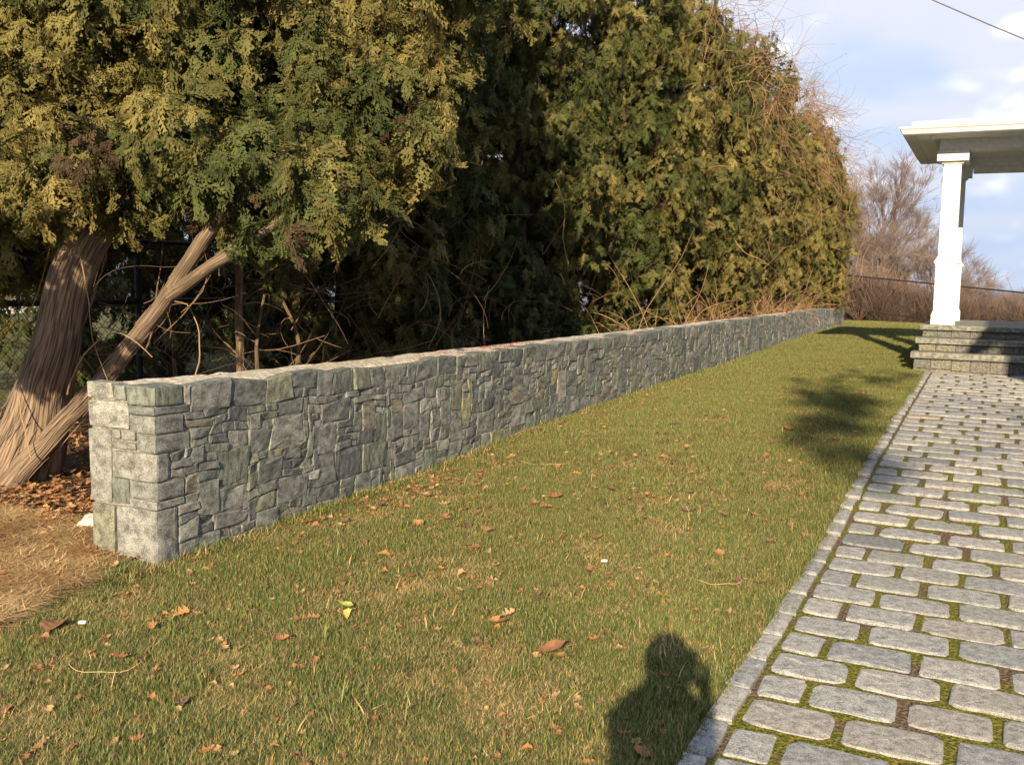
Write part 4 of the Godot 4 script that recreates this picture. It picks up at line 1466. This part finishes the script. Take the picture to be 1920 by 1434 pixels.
# ------------------------------------------------------------------ what shades the scene from outside the picture
func house_and_shade_tree() -> void:
	var h := base("house", Vector3(7.5, 0, -2.0))
	tag(h, "white house along the path's right side shading the porch steps", "house")
	var o := Transform3D(Basis(), -h.position)
	var wallm := mat(lin(0.55, 0.54, 0.50), 0.8)
	var roofm := mat(lin(0.13, 0.125, 0.12), 0.9)
	var w := MB.new()
	w.box(Vector3(3.3, -0.3, -14.8), Vector3(11.0, 5.35, -4.05))
	obj("wall", w.mesh(), wallm, h, o)
	var r := MB.new()
	for sx in [1.0, -1.0]:
		var e: float = 7.15 - 4.21 * sx
		var m := 7.15
		r.quad(Vector3(e, 5.4, -3.75), Vector3(m, 7.6, -3.75), Vector3(m, 7.6, -15.1), Vector3(e, 5.4, -15.1))
		r.quad(Vector3(e, 5.25, -3.75), Vector3(m, 7.45, -3.75), Vector3(m, 7.45, -15.1), Vector3(e, 5.25, -15.1))
		r.quad(Vector3(e, 5.25, -3.75), Vector3(e, 5.4, -3.75), Vector3(e, 5.4, -15.1), Vector3(e, 5.25, -15.1))
	for z in [-4.06, -14.8]:
		r.face(Vector3(3.3, 5.35, z), Vector3(11.0, 5.35, z), Vector3(7.15, 7.45, z))
	obj("roof", r.mesh(), roofm, h, o)
	for k in 4:
		var f := MB.new()
		f.box(Vector3(3.26, 1.2, -6.0 - k * 2.4), Vector3(3.31, 2.7, -5.0 - k * 2.4), 0.01)
		obj("window", f.mesh(), mat(lin(0.06, 0.07, 0.08), 0.15), h, o)
	# a tree behind the photographer throws the loose shade on the lawn
	var t := base("shade_tree", Vector3(7.4, 0, 10.0))
	tag(t, "thin tree behind the photographer dappling the lawn", "tree")
	var mb := MB.new()
	var tips := []
	mb.tube(PackedVector3Array([Vector3(0, -0.3, 0), Vector3(0.1, 4.0, 0), Vector3(0, 8.0, -0.4)]), PackedFloat32Array([0.2, 0.15, 0.09]), 8)
	for q in [Vector3(4.72, 9.4, 9.2), Vector3(4.85, 9.7, 11.6), Vector3(5.5, 9.5, 14.7), Vector3(5.0, 9.5, 12.8), Vector3(9.5, 10.5, 10.0)]:
		var e: Vector3 = q - t.position
		mb.tube(PackedVector3Array([Vector3(0.05, 7.0, -0.2), e * 0.4 + Vector3(0, 5.2, 0), e]), PackedFloat32Array([0.06, 0.035, 0.012]), 6)
	obj("trunk", mb.mesh(), mat(lin(0.15, 0.11, 0.08)), t)
	var sets := [[Vector3(4.72, 9.4, 9.2), Vector3(0.9, 0.6, 2.2), 48], [Vector3(4.85, 9.7, 11.6), Vector3(0.45, 0.3, 0.8), 60], [Vector3(5.5, 9.5, 14.7), Vector3(0.35, 0.3, 0.5), 45], [Vector3(5.0, 9.5, 12.8), Vector3(0.35, 0.3, 1.5), 60]]
	var where := []
	var tint := []
	for s in sets:
		for k in s[2]:
			where.append(Transform3D(facing(Vector3.DOWN + ball() * 0.8, ball(), rnd(0.16, 0.36)), s[0] + ball() * s[1] - t.position))
			tint.append(lin(0.06, 0.08, 0.03))
	many("crown", fronds[0], leaf_mat, where, tint, t)

# ------------------------------------------------------------------ grass and leaves
func tuft(sd: int, blades: int, tall: float, spread: float, wide: float, flat := 0.0, dry := -1.0) -> ArrayMesh:
	var g := RandomNumberGenerator.new()
	g.seed = sd
	var mb := MB.new()
	for k in blades:
		var a := g.randf() * TAU
		var p := Vector3(cos(a), 0, sin(a)) * spread * sqrt(g.randf())
		var b := g.randf() * TAU
		var lean := g.randf_range(0.2, 2.4) + flat
		var dir := Vector3(cos(b), 0, sin(b))
		var side := Vector3(-sin(b), 0, cos(b)) * wide * g.randf_range(0.7, 1.2) * 0.5
		var h := tall * g.randf_range(0.6, 1.2)
		var up := Vector3.UP / (1.0 + flat * 2.0)
		var d := (up + dir * lean * 0.8).normalized()
		var m := p + d * h * 0.55
		var e := m + (d + dir * g.randf_range(-0.1, 0.45) + Vector3(g.randf_range(-0.2, 0.2), -0.06, g.randf_range(-0.2, 0.2))).normalized() * h * 0.5
		var c := Color(1, 1, 1)
		if dry >= 0.0:
			c = lin(0.064, 0.096, 0.030).lerp(lin(0.126, 0.152, 0.051), g.randf())
			if g.randf() < dry: c = lin(0.46, 0.36, 0.17).lerp(lin(0.26, 0.19, 0.09), g.randf())
		c = c * g.randf_range(0.65, 1.3)
		c.a = 1
		var k0 := mb.v.size()
		for q in [p - side, p + side, m + side * 0.8, m - side * 0.8, e]: mb.at(q, c)
		mb.tri(k0, k0 + 1, k0 + 2); mb.tri(k0, k0 + 2, k0 + 3); mb.tri(k0 + 3, k0 + 2, k0 + 4)
	return mb.mesh()

func in_lawn(x: float, z: float) -> bool:
	if x > -0.838 + 0.014 * noise.get_noise_1d(z * 90.0) and z > -15.0: return false
	if x > -1.03 and z < -14.95 and z > -19.0: return false
	if x > -4.37 and x < -3.85 and z < -3.575 and z > -29.4: return false
	return true

func lawn_grass() -> void:
	var gm := tinted(0.8, 0.25)
	var kinds := []
	for k in 8: kinds.append(tuft(500 + k, 24, 0.046, 0.05, 0.0029, 0.1 + 0.12 * (k / 2), [0.15, 0.38, 0.62, 0.88][k / 2]))
	var sets := [[], [], [], [], [], [], [], []]
	var tint := [[], [], [], [], [], [], [], []]
	var put := func(x: float, z: float, s: float) -> void:
		if not in_lawn(x, z): return
		var wild := x < -3.9 or (z > -3.5 and x < -3.55 + 0.5 * noise.get_noise_1d(z * 40.0))
		if x < -4.0 and z < -2.7 - 0.4 * noise.get_noise_1d(x * 30.0) and z > -29.6: return
		var f := noise.get_noise_2d(x * 22.0, z * 22.0) + 0.7 * noise.get_noise_2d(x * 70.0 + 80.0, z * 70.0)
		var w := clampf(0.36 + 0.62 * f + rnd(-0.34, 0.34) - 0.028 * clampf(-z - 3.5, 0.0, 9.0) - (0.25 * smoothstep(0.4, 0.0, absf(x + 0.82))), 0.0, 1.0)
		var k := clampi(int(w * 4.0), 0, 3) * 2 + rng.randi() % 2
		var col := Color(rnd(0.9, 1.12), 1.0, rnd(0.85, 1.1)) * rnd(0.8, 1.2)
		col.a = 1
		var hs := s * rnd(0.75, 1.25)
		sets[k].append(Transform3D(Basis(Vector3.UP, rnd(0, TAU)).scaled_local(Vector3(s, hs, s)), Vector3(x, lawn(x, z) - 0.012, z)))
		tint[k].append(col)
	for i in 95000: put.call(rnd(-4.6, -0.8), rnd(-1.5, -6.5), 0.92)
	for i in 70000: put.call(rnd(-3.86, -0.8), rnd(-6.5, -13.0), 1.05)
	for i in 42000: put.call(rnd(-3.86, -0.8), rnd(-13.0, -21.0), 1.25)
	for i in 40000: put.call(rnd(-4.4, 1.5), rnd(-19.0, -35.0), 1.5)
	for i in 2600: put.call(-3.845 + 0.10 * pow(rng.randf(), 2.0), rnd(-3.5, -20.0), rnd(1.2, 1.9))
	for i in 1500: put.call(rnd(-4.4, -3.8), rnd(-3.3, -3.55), rnd(1.2, 1.8))
	for i in 2400: put.call(-0.862 - 0.06 * pow(rng.randf(), 2.0), rnd(-2.0, -14.5), rnd(1.0, 1.3))
	for i in 260: put.call(rnd(-3.7, -0.9), rnd(-1.8, -9.0), rnd(1.5, 2.2))
	for k in 8:
		tag(many("grass", kinds[k], gm, sets[k], tint[k]), "winter lawn of mixed green and straw-coloured blades", "grass", "lawn grass")
	# longer straw at the left, before the trees
	var sk := [tuft(610, 18, 0.13, 0.10, 0.0045, 0.9), tuft(611, 18, 0.16, 0.1, 0.0045, 1.4)]
	for k in 2:
		var where := []
		var tn := []
		for i in 12000:
			var x := rnd(-6.6, -3.55)
			var z := rnd(-1.9, -3.9)
			var e := 0.35 * noise.get_noise_2d(x * 30.0, z * 30.0)
			if x > -3.86 + 0.4 * e - 0.3 * smoothstep(-3.0, -3.5, z): continue
			if not in_lawn(x, z) or (z > -2.62 + e - (x + 3.7) * 0.12 and rng.randf() < 0.9): continue
			where.append(Transform3D(Basis(Vector3.UP, rnd(0, TAU)).scaled_local(Vector3.ONE * rnd(0.6, 1.1)), Vector3(x, lawn(x, z) + rnd(0.004, 0.04), z)))
			var c := lin(0.56, 0.41, 0.21).lerp(lin(0.30, 0.17, 0.075), clampf(rng.randf() - 0.12 + 1.2 * noise.get_noise_2d(x * 40.0, z * 40.0 + 9.0), 0, 1)) * rnd(0.55, 1.25)
			c.a = 1
			tn.append(c)
		tag(many("dry_grass", sk[k], gm, where, tn), "matted straw-coloured dry grass at the wall's near end", "dry grass", "dry grass by the wall's end")

func leaf(sd: int, lobes: bool) -> ArrayMesh:   # a curled fallen leaf, 1 long, lying about y = 0
	var g := RandomNumberGenerator.new()
	g.seed = sd
	var mb := MB.new()
	var w := [0.03, 0.30, 0.14, 0.42, 0.20, 0.40, 0.16, 0.24, 0.02] if lobes else [0.03, 0.20, 0.32, 0.38, 0.38, 0.32, 0.22, 0.12, 0.01]
	var curl := g.randf_range(0.4, 1.7)
	var bend := g.randf_range(-0.6, 0.9)
	var twist := g.randf_range(-0.7, 0.7)
	var rows := []
	for k in 9:
		var t := k / 8.0 - 0.5
		var ww: float = w[k] * g.randf_range(0.8, 1.1)
		var row := []
		for s in [-1.0, -0.5, 0.0, 0.5, 1.0]:
			var x: float = s * ww
			var y := curl * x * x + bend * t * t + twist * t * x + g.randf_range(-0.02, 0.02) + 0.03
			var c := Color.WHITE * g.randf_range(0.85, 1.1) if s != 0.0 else Color(1.15, 1.1, 1.0)
			c.a = 1
			row.append(mb.at(Vector3(x, y, t + (0.05 * absf(s) if lobes else 0.0)), c))
		rows.append(row)
	for k in 8:
		for s in 4:
			mb.tri(rows[k][s], rows[k][s + 1], rows[k + 1][s + 1]); mb.tri(rows[k][s], rows[k + 1][s + 1], rows[k + 1][s])
	mb.tube(PackedVector3Array([Vector3(0, 0.04, -0.5), Vector3(0.03, 0.06, -0.68), Vector3(0.08, 0.05, -0.82)]), PackedFloat32Array([0.018, 0.014, 0.012]), 3)
	return mb.mesh()

func lie(x: float, z: float, s: float, up := 0.012) -> Transform3D:
	return Transform3D(Basis(Vector3.UP, rnd(0, TAU)).rotated(Vector3.RIGHT, rnd(-0.22, 0.22)).rotated(Vector3.BACK, rnd(-0.22, 0.22)).scaled_local(Vector3.ONE * s), Vector3(x, lawn(x, z) + up, z))

func litter() -> void:
	var shapes := []
	for k in 4: shapes.append(leaf(700 + k, true))
	for k in 4: shapes.append(leaf(720 + k, false))
	var lm := []
	for c in [lin(0.26, 0.135, 0.07), lin(0.20, 0.10, 0.055), lin(0.34, 0.23, 0.125), lin(0.32, 0.165, 0.07), lin(0.13, 0.08, 0.06)]:
		var m := tinted(0.7, 0.25)
		m.albedo_color = c.linear_to_srgb()
		lm.append(m)
	# leaves one can point to
	var chosen := [
		[-1.62, -9.05, 0.16, 1, 0, "big curled brown leaf alone on the lawn's right middle"],
		[-2.63, -4.98, 0.14, 3, 1, "upright orange-brown leaf in the middle of the near lawn"],
		[-2.60, -5.90, 0.15, 1, 2, "dark brown crumpled leaf right of the wall's near stretch"],
		[-1.88, -3.68, 0.15, 3, 0, "lobed orange leaf lying beside a curled one in the lower middle"],
		[-1.90, -3.82, 0.11, 2, 3, "small pale tan oak leaf just above the lobed orange leaf"],
		[-1.55, -3.52, 0.19, 1, 6, "long folded brown leaf left of the photographer's shadow"],
		[-2.60, -3.08, 0.10, 0, 2, "reddish-brown lobed leaf low on the near lawn"],
		[-3.18, -2.92, 0.10, 3, 1, "bright orange leaf with a long stalk on the lower left lawn"],
		[-1.17, -8.65, 0.15, 1, 5, "flat brown leaf near the lawn's edge right of the big curled leaf"],
		[-3.55, -2.72, 0.22, 1, 4, "big rounded brown leaf at the photo's left edge on the straw"],
		[-3.02, -2.62, 0.10, 1, 0, "curled brown leaf low near the photo's bottom left corner"],
		[-1.07, -4.78, 0.08, 4, 4, "small purple-brown leaf against the path edging"]]
	for q in chosen:
		tag(obj("fallen_leaf", shapes[q[4]], lm[q[3]], self, lie(q[0], q[1], q[2] * 0.7, 0.02)), q[5], "leaf")
	var ym := mat(lin(0.50, 0.36, 0.10), 0.7)
	tag(obj("fallen_leaf", shapes[5], ym, self, lie(-2.56, -3.46, 0.085, 0.02)), "small pale yellow leaf on the near lawn", "leaf")
	tag(obj("fallen_leaf", shapes[6], mat(lin(0.25, 0.30, 0.06), 0.7), self, lie(-2.62, -3.55, 0.08, 0.02)), "small yellow-green leaf just behind the pale yellow leaf", "leaf")
	for k in 85:
		var x := rnd(-3.6, -0.9)
		var z := -2.0 - 6.0 * pow(rng.randf(), 0.9)
		if k < 30: x = rnd(-3.7, -2.2); z = rnd(-4.5, -9.0)
		var s := rnd(0.045, 0.10)
		tag(obj("fallen_leaf", shapes[rng.randi() % 8], lm[rng.randi() % 5], self, lie(x, z, s)), "small dry brown leaf scattered on the lawn", "leaf", "small fallen leaves on the lawn")
	# the drift along the wall's foot, the far scatter and the floor under the trees
	var w0 := [[], []]
	var c0 := [[], []]
	var put := func(x: float, z: float, s: float) -> void:
		var k := rng.randi() % 2
		w0[k].append(lie(x, z, s, 0.01 if x > -3.9 else rnd(0.012, 0.045)))
		var c: Color = [lin(0.26, 0.125, 0.06), lin(0.20, 0.10, 0.05), lin(0.34, 0.22, 0.11), lin(0.30, 0.145, 0.06), lin(0.13, 0.08, 0.055)][rng.randi() % 5]
		c0[k].append(c)
	for i in 800: put.call(-3.84 + pow(rng.randf(), 2.6) * 0.5, rnd(-4.6, -13.0), rnd(0.03, 0.075))
	for i in 260: put.call(rnd(-3.7, -0.9), -8.0 - 14.0 * rng.randf(), rnd(0.04, 0.08))
	for i in 1000: put.call(rnd(-3.7, -0.88), -1.6 - 6.5 * rng.randf(), rnd(0.02, 0.055))
	for i in 2600: put.call(rnd(-8.0, -4.4), rnd(-2.6, -9.0), rnd(0.04, 0.09))
	for i in 1900: put.call(rnd(-6.0, -3.97), rnd(-3.15, -4.5) if i % 6 else rnd(-2.7, -4.4), rnd(0.025, 0.07))
	for i in 900: put.call(rnd(-7.5, -4.4), rnd(-9.0, -28.0), rnd(0.06, 0.1))
	for k in 2:
		tag(many("leaf_litter", shapes[k * 5], tinted(0.75, 0.2), w0[k], c0[k]), "brown leaf litter drifted along the wall and under the trees", "leaves", "leaf litter")

func small_things() -> void:
	# white rock behind the wall's corner
	var mb := MB.new()
	rough_block(mb, Vector3(0.22, 0.13, 0.16), Transform3D(Basis(Vector3.UP, 0.5), Vector3(0, 0.045, 0)), 0.05, 0.05, 5, 3.0)
	var r := obj("rock", mb.mesh(), rock_mat(lin(0.68, 0.63, 0.52), "mortar", 4.0, 0.4), self, Transform3D(Basis(), Vector3(-4.70, -0.01, -3.90)))
	tag(r, "chalky white rock lying left of the wall's corner", "rock")
	# scraps in the straw
	for k in 2:
		var s := MB.new()
		rough_block(s, Vector3(0.10 - 0.03 * k, 0.02, 0.05), Transform3D(Basis(Vector3.UP, 0.3 + k), Vector3.ZERO), 0.006, 0.012, 3, k * 9.0)
		tag(obj("slate_chip", s.mesh(), rock_mat(lin(0.30, 0.34, 0.40), "granite", 4.0, 0.2), self, Transform3D(Basis(), Vector3(-3.98 - 0.28 * k, 0.02, -3.02 - 0.06 * k))), ["flat blue-grey chip of stone on the straw, right of its twin", "flat blue-grey chip of stone on the straw, left of its twin"][k], "stone")
	var sc := [[-3.47, -2.80, "white scrap lying on the grass at the lower left"], [-1.80, -4.78, "tiny white scrap in the middle of the lawn"]]
	for q in sc:
		var s := MB.new()
		rough_block(s, Vector3(0.035, 0.012, 0.02), Transform3D(Basis(Vector3.UP, 0.4), Vector3.ZERO), 0.004, 0.006, 3, 4.0)
		tag(obj("scrap", s.mesh(), mat(lin(0.75, 0.74, 0.72)), self, Transform3D(Basis(), Vector3(q[0], lawn(q[0], q[1]) + 0.02, q[1]))), q[2], "scrap")
	# dry stalks curled on the lawn
	var st := [[Vector3(-1.18, 0, -4.72), 0.10, "curled pale grass stalk on the lawn beside the path"], [Vector3(-3.2, 0, -7.0), 0.20, "long dry stalk lying by the wall's foot among leaves"], [Vector3(-3.05, 0, -2.55), 0.12, "pale dry stalk on the grass at the lower left"]]
	for q in st:
		var m := MB.new()
		var pts := PackedVector3Array()
		for k in 15:
			var a := -0.6 + k * 0.24
			var p: Vector3 = q[0] + Vector3(cos(a) * q[1] * (1.4 - 0.03 * k), 0, sin(a) * q[1])
			pts.append(Vector3(p.x, lawn(p.x, p.z) + 0.028 + 0.004 * sin(k * 1.3), p.z))
		m.tube(pts, thin(15, 0.0018, 0.001), 5)
		tag(obj("grass_stalk", m.mesh(), mat(lin(0.45, 0.33, 0.16))), q[2], "stalk")
	# red berries and bits strewn on the wall
	var bead := SphereMesh.new()
	bead.radius = 0.5
	bead.height = 1.0
	bead.radial_segments = 6
	bead.rings = 3
	var where := []
	var tint := []
	for k in 520:
		var z := -3.7 - (0.6 + 1.9 + 3.6 * clampf(0.5 + 0.22 * (rng.randf() + rng.randf() + rng.randf() - 1.5) * 2.0, -0.3, 1.2))
		if rng.randf() < 0.04: z = rnd(-4.2, -12.0)
		var x := -4.1 + rnd(-0.2, 0.2)
		if noise.get_noise_2d(x * 60.0, z * 45.0) < -0.05: continue
		where.append(Transform3D(Basis(Vector3.UP, rnd(0, TAU)).scaled_local(Vector3(rnd(0.006, 0.02), 0.008, rnd(0.006, 0.012))), Vector3(x, 0.953 + sag(z), z)))
		tint.append(lin(0.26, 0.03, 0.02) * rnd(0.6, 1.2))
	tag(many("berries", bead, tinted(0.6), where, tint), "dried red berries strewn along the wall's top", "berries")

# ------------------------------------------------------------------ the photographer, behind the camera
func flesh(mb: MB, bones: Array, cell: float, k: float) -> void:   # bones: [a, b, ra, rb]; surface nets over their smooth union
	var lo := Vector3.ONE * 1e9
	var hi := -lo
	for b in bones:
		for e in 2:
			var rr: Vector3 = Vector3.ONE * (b[2 + e] + cell * 2.0)
			lo = lo.min(b[e] - rr); hi = hi.max(b[e] + rr)
	var n := Vector3i(((hi - lo) / cell).ceil()) + Vector3i.ONE
	var field := PackedFloat32Array()
	field.resize(n.x * n.y * n.z)
	field.fill(1.0)
	for b in bones:
		var a: Vector3 = b[0]
		var d: Vector3 = b[1] - b[0]
		var l2 := maxf(d.length_squared(), 1e-8)
		var reach := maxf(b[2], b[3]) + k + cell * 2.0
		var i0 := Vector3i(((a.min(b[1]) - Vector3.ONE * reach - lo) / cell).floor()).clamp(Vector3i.ZERO, n - Vector3i.ONE)
		var i1 := Vector3i(((a.max(b[1]) + Vector3.ONE * reach - lo) / cell).ceil()).clamp(Vector3i.ZERO, n - Vector3i.ONE)
		for z in range(i0.z, i1.z + 1):
			for y in range(i0.y, i1.y + 1):
				for x in range(i0.x, i1.x + 1):
					var p := lo + Vector3(x, y, z) * cell - a
					var t := clampf(p.dot(d) / l2, 0.0, 1.0)
					var s := (p - d * t).length() - lerpf(b[2], b[3], t)
					var q := (z * n.y + y) * n.x + x
					var o := field[q]
					var h := clampf(0.5 + 0.5 * (s - o) / k, 0.0, 1.0)
					field[q] = lerpf(s, o, h) - k * h * (1.0 - h)
	var id := {}
	for z in n.z - 1:
		for y in n.y - 1:
			for x in n.x - 1:
				var q := (z * n.y + y) * n.x + x
				var f0 := field[q]
				var sum := Vector3.ZERO
				var cnt := 0
				var vals := [f0, field[q + 1], field[q + n.x], field[q + n.x + 1], field[q + n.x * n.y], field[q + n.x * n.y + 1], field[q + n.x * n.y + n.x], field[q + n.x * n.y + n.x + 1]]
				var inn := 0
				for e in 8:
					if vals[e] < 0: inn += 1
				if inn == 0 or inn == 8: continue
				for e in [[0, 1], [2, 3], [4, 5], [6, 7], [0, 2], [1, 3], [4, 6], [5, 7], [0, 4], [1, 5], [2, 6], [3, 7]]:
					var va: float = vals[e[0]]
					var vb: float = vals[e[1]]
					if (va < 0) != (vb < 0):
						var pa := Vector3(e[0] & 1, (e[0] >> 1) & 1, e[0] >> 2)
						var pb := Vector3(e[1] & 1, (e[1] >> 1) & 1, e[1] >> 2)
						sum += pa.lerp(pb, va / (va - vb))
						cnt += 1
				id[q] = mb.at(lo + (Vector3(x, y, z) + sum / cnt) * cell)
	var step := [1, n.x, n.x * n.y]
	for z in range(1, n.z - 1):
		for y in range(1, n.y - 1):
			for x in range(1, n.x - 1):
				var q := (z * n.y + y) * n.x + x
				for a in 3:
					var r: int = q + step[a]
					if (field[q] < 0) == (field[r] < 0): continue
					var s1: int = step[(a + 1) % 3]
					var s2: int = step[(a + 2) % 3]
					var c := [q, q - s1, q - s1 - s2, q - s2]
					if field[q] >= 0: c.reverse()
					if id.has(c[0]) and id.has(c[1]) and id.has(c[2]) and id.has(c[3]):
						mb.tri(id[c[0]], id[c[2]], id[c[1]]); mb.tri(id[c[0]], id[c[3]], id[c[2]])

func photographer() -> void:
	var o := Vector3(0.02, 0.0, 0.30)
	var p := base("person", o)
	tag(p, "person standing behind the camera, holding up a tablet, shadow on the lawn", "person")
	var mb := MB.new()
	var bones := []
	var L := func(a: Vector3, b: Vector3, r0: float, r1: float) -> void: bones.append([a, b, r0, r1])
	for s in [-1.0, 1.0]:
		L.call(Vector3(0.10 * s, 0.92, 0), Vector3(0.11 * s, 0.49, -0.01), 0.088, 0.06)
		L.call(Vector3(0.11 * s, 0.49, -0.01), Vector3(0.12 * s, 0.09, 0.02), 0.058, 0.040)
		L.call(Vector3(0.12 * s, 0.045, 0.05), Vector3(0.135 * s, 0.035, -0.15), 0.042, 0.035)
		L.call(Vector3(0.125 * s, 1.40, 0.02), Vector3(0.105 * s, 1.14, -0.08), 0.060, 0.048)
		L.call(Vector3(0.105 * s, 1.14, -0.08), Vector3(0.10 * s, 1.43, -0.20), 0.058, 0.034)
		L.call(Vector3(0.09 * s, 1.40, -0.02), Vector3(0.09 * s, 1.42, -0.12), 0.07, 0.05)
		L.call(Vector3(0.0, 1.41, 0.02), Vector3(0.13 * s, 1.40, 0.02), 0.07, 0.06)
	L.call(Vector3(0, 0.86, 0), Vector3(0, 1.16, 0.0), 0.165, 0.15)
	L.call(Vector3(-0.05, 1.2, 0), Vector3(-0.05, 1.34, 0.01), 0.125, 0.10)
	L.call(Vector3(0.05, 1.2, 0), Vector3(0.05, 1.34, 0.01), 0.125, 0.10)
	L.call(Vector3(0, 1.42, 0.01), Vector3(0, 1.56, 0.0), 0.10, 0.082)
	L.call(Vector3(-0.07, 1.43, -0.02), Vector3(0.07, 1.43, -0.02), 0.09, 0.09)
	flesh(mb, bones, 0.018, 0.035)
	var head := []
	head.append([Vector3(0, 1.66, 0.0), Vector3(0, 1.625, -0.015), 0.088, 0.082])
	head.append([Vector3(0, 1.585, -0.045), Vector3(0, 1.555, -0.055), 0.055, 0.040])
	head.append([Vector3(0, 1.63, -0.098), Vector3(0, 1.60, -0.116), 0.010, 0.016])
	head.append([Vector3(-0.02, 1.565, -0.090), Vector3(0.02, 1.565, -0.090), 0.011, 0.011])
	for s in [-1.0, 1.0]:
		head.append([Vector3(0.085 * s, 1.635, 0.0), Vector3(0.088 * s, 1.60, -0.005), 0.014, 0.010])
		head.append([Vector3(0.033 * s, 1.640, -0.083), Vector3(0.034 * s, 1.640, -0.084), 0.011, 0.011])
	flesh(mb, head, 0.008, 0.018)
	# hands: palm, four fingers and a thumb closing on the tablet's edges
	for s in [-1.0, 1.0]:
		var hb := []
		var w := Vector3(0.10 * s, 1.43, -0.20)
		var k := w + Vector3(-0.012 * s, 0.075, -0.035)
		hb.append([w, k, 0.026, 0.022])
		for f in 4:
			var r0 := k + Vector3((0.02 - 0.012 * f) * s * 0.5, 0.0 + 0.012 * f - 0.02, -0.006 * f)
			var ln := [0.036, 0.042, 0.040, 0.030]
			var m := r0 + Vector3(-0.004 * s, 0.012, -ln[f])
			hb.append([r0, m, 0.010, 0.009])
			hb.append([m, m + Vector3(-0.026 * s, 0.006, -0.008), 0.009, 0.007])
		hb.append([w + Vector3(-0.01 * s, 0.03, 0), w + Vector3(-0.035 * s, 0.062, 0.012), 0.013, 0.010])
		hb.append([w + Vector3(-0.035 * s, 0.062, 0.012), w + Vector3(-0.055 * s, 0.085, 0.008), 0.010, 0.008])
		flesh(mb, hb, 0.005, 0.008)
	obj("body", mb.mesh(), mat(lin(0.10, 0.10, 0.13), 0.85), p)
	var hair := MB.new()
	flesh(hair, [[Vector3(0, 1.675, 0.02), Vector3(0, 1.63, 0.04), 0.092, 0.085]], 0.012, 0.02)
	obj("hair", hair.mesh(), mat(lin(0.05, 0.035, 0.025), 0.8), p)
	# the tablet, held just behind the lens
	var tb := MB.new()
	tb.box(Vector3(-0.075, -0.10, 0.014), Vector3(0.06, 0.04, 0.022), 0.003)
	var t := obj("tablet", tb.mesh(), mat(lin(0.03, 0.03, 0.03), 0.3), self, Transform3D(Basis(Vector3(0.89409, 0.0179, -0.44753), Vector3(-0.06297, 0.9943, -0.08604), Vector3(0.44344, 0.10511, 0.89012)).orthonormalized(), Vector3(0, 1.54, 0)))
	tag(t, "slim dark tablet held up in the photographer's hands", "tablet")
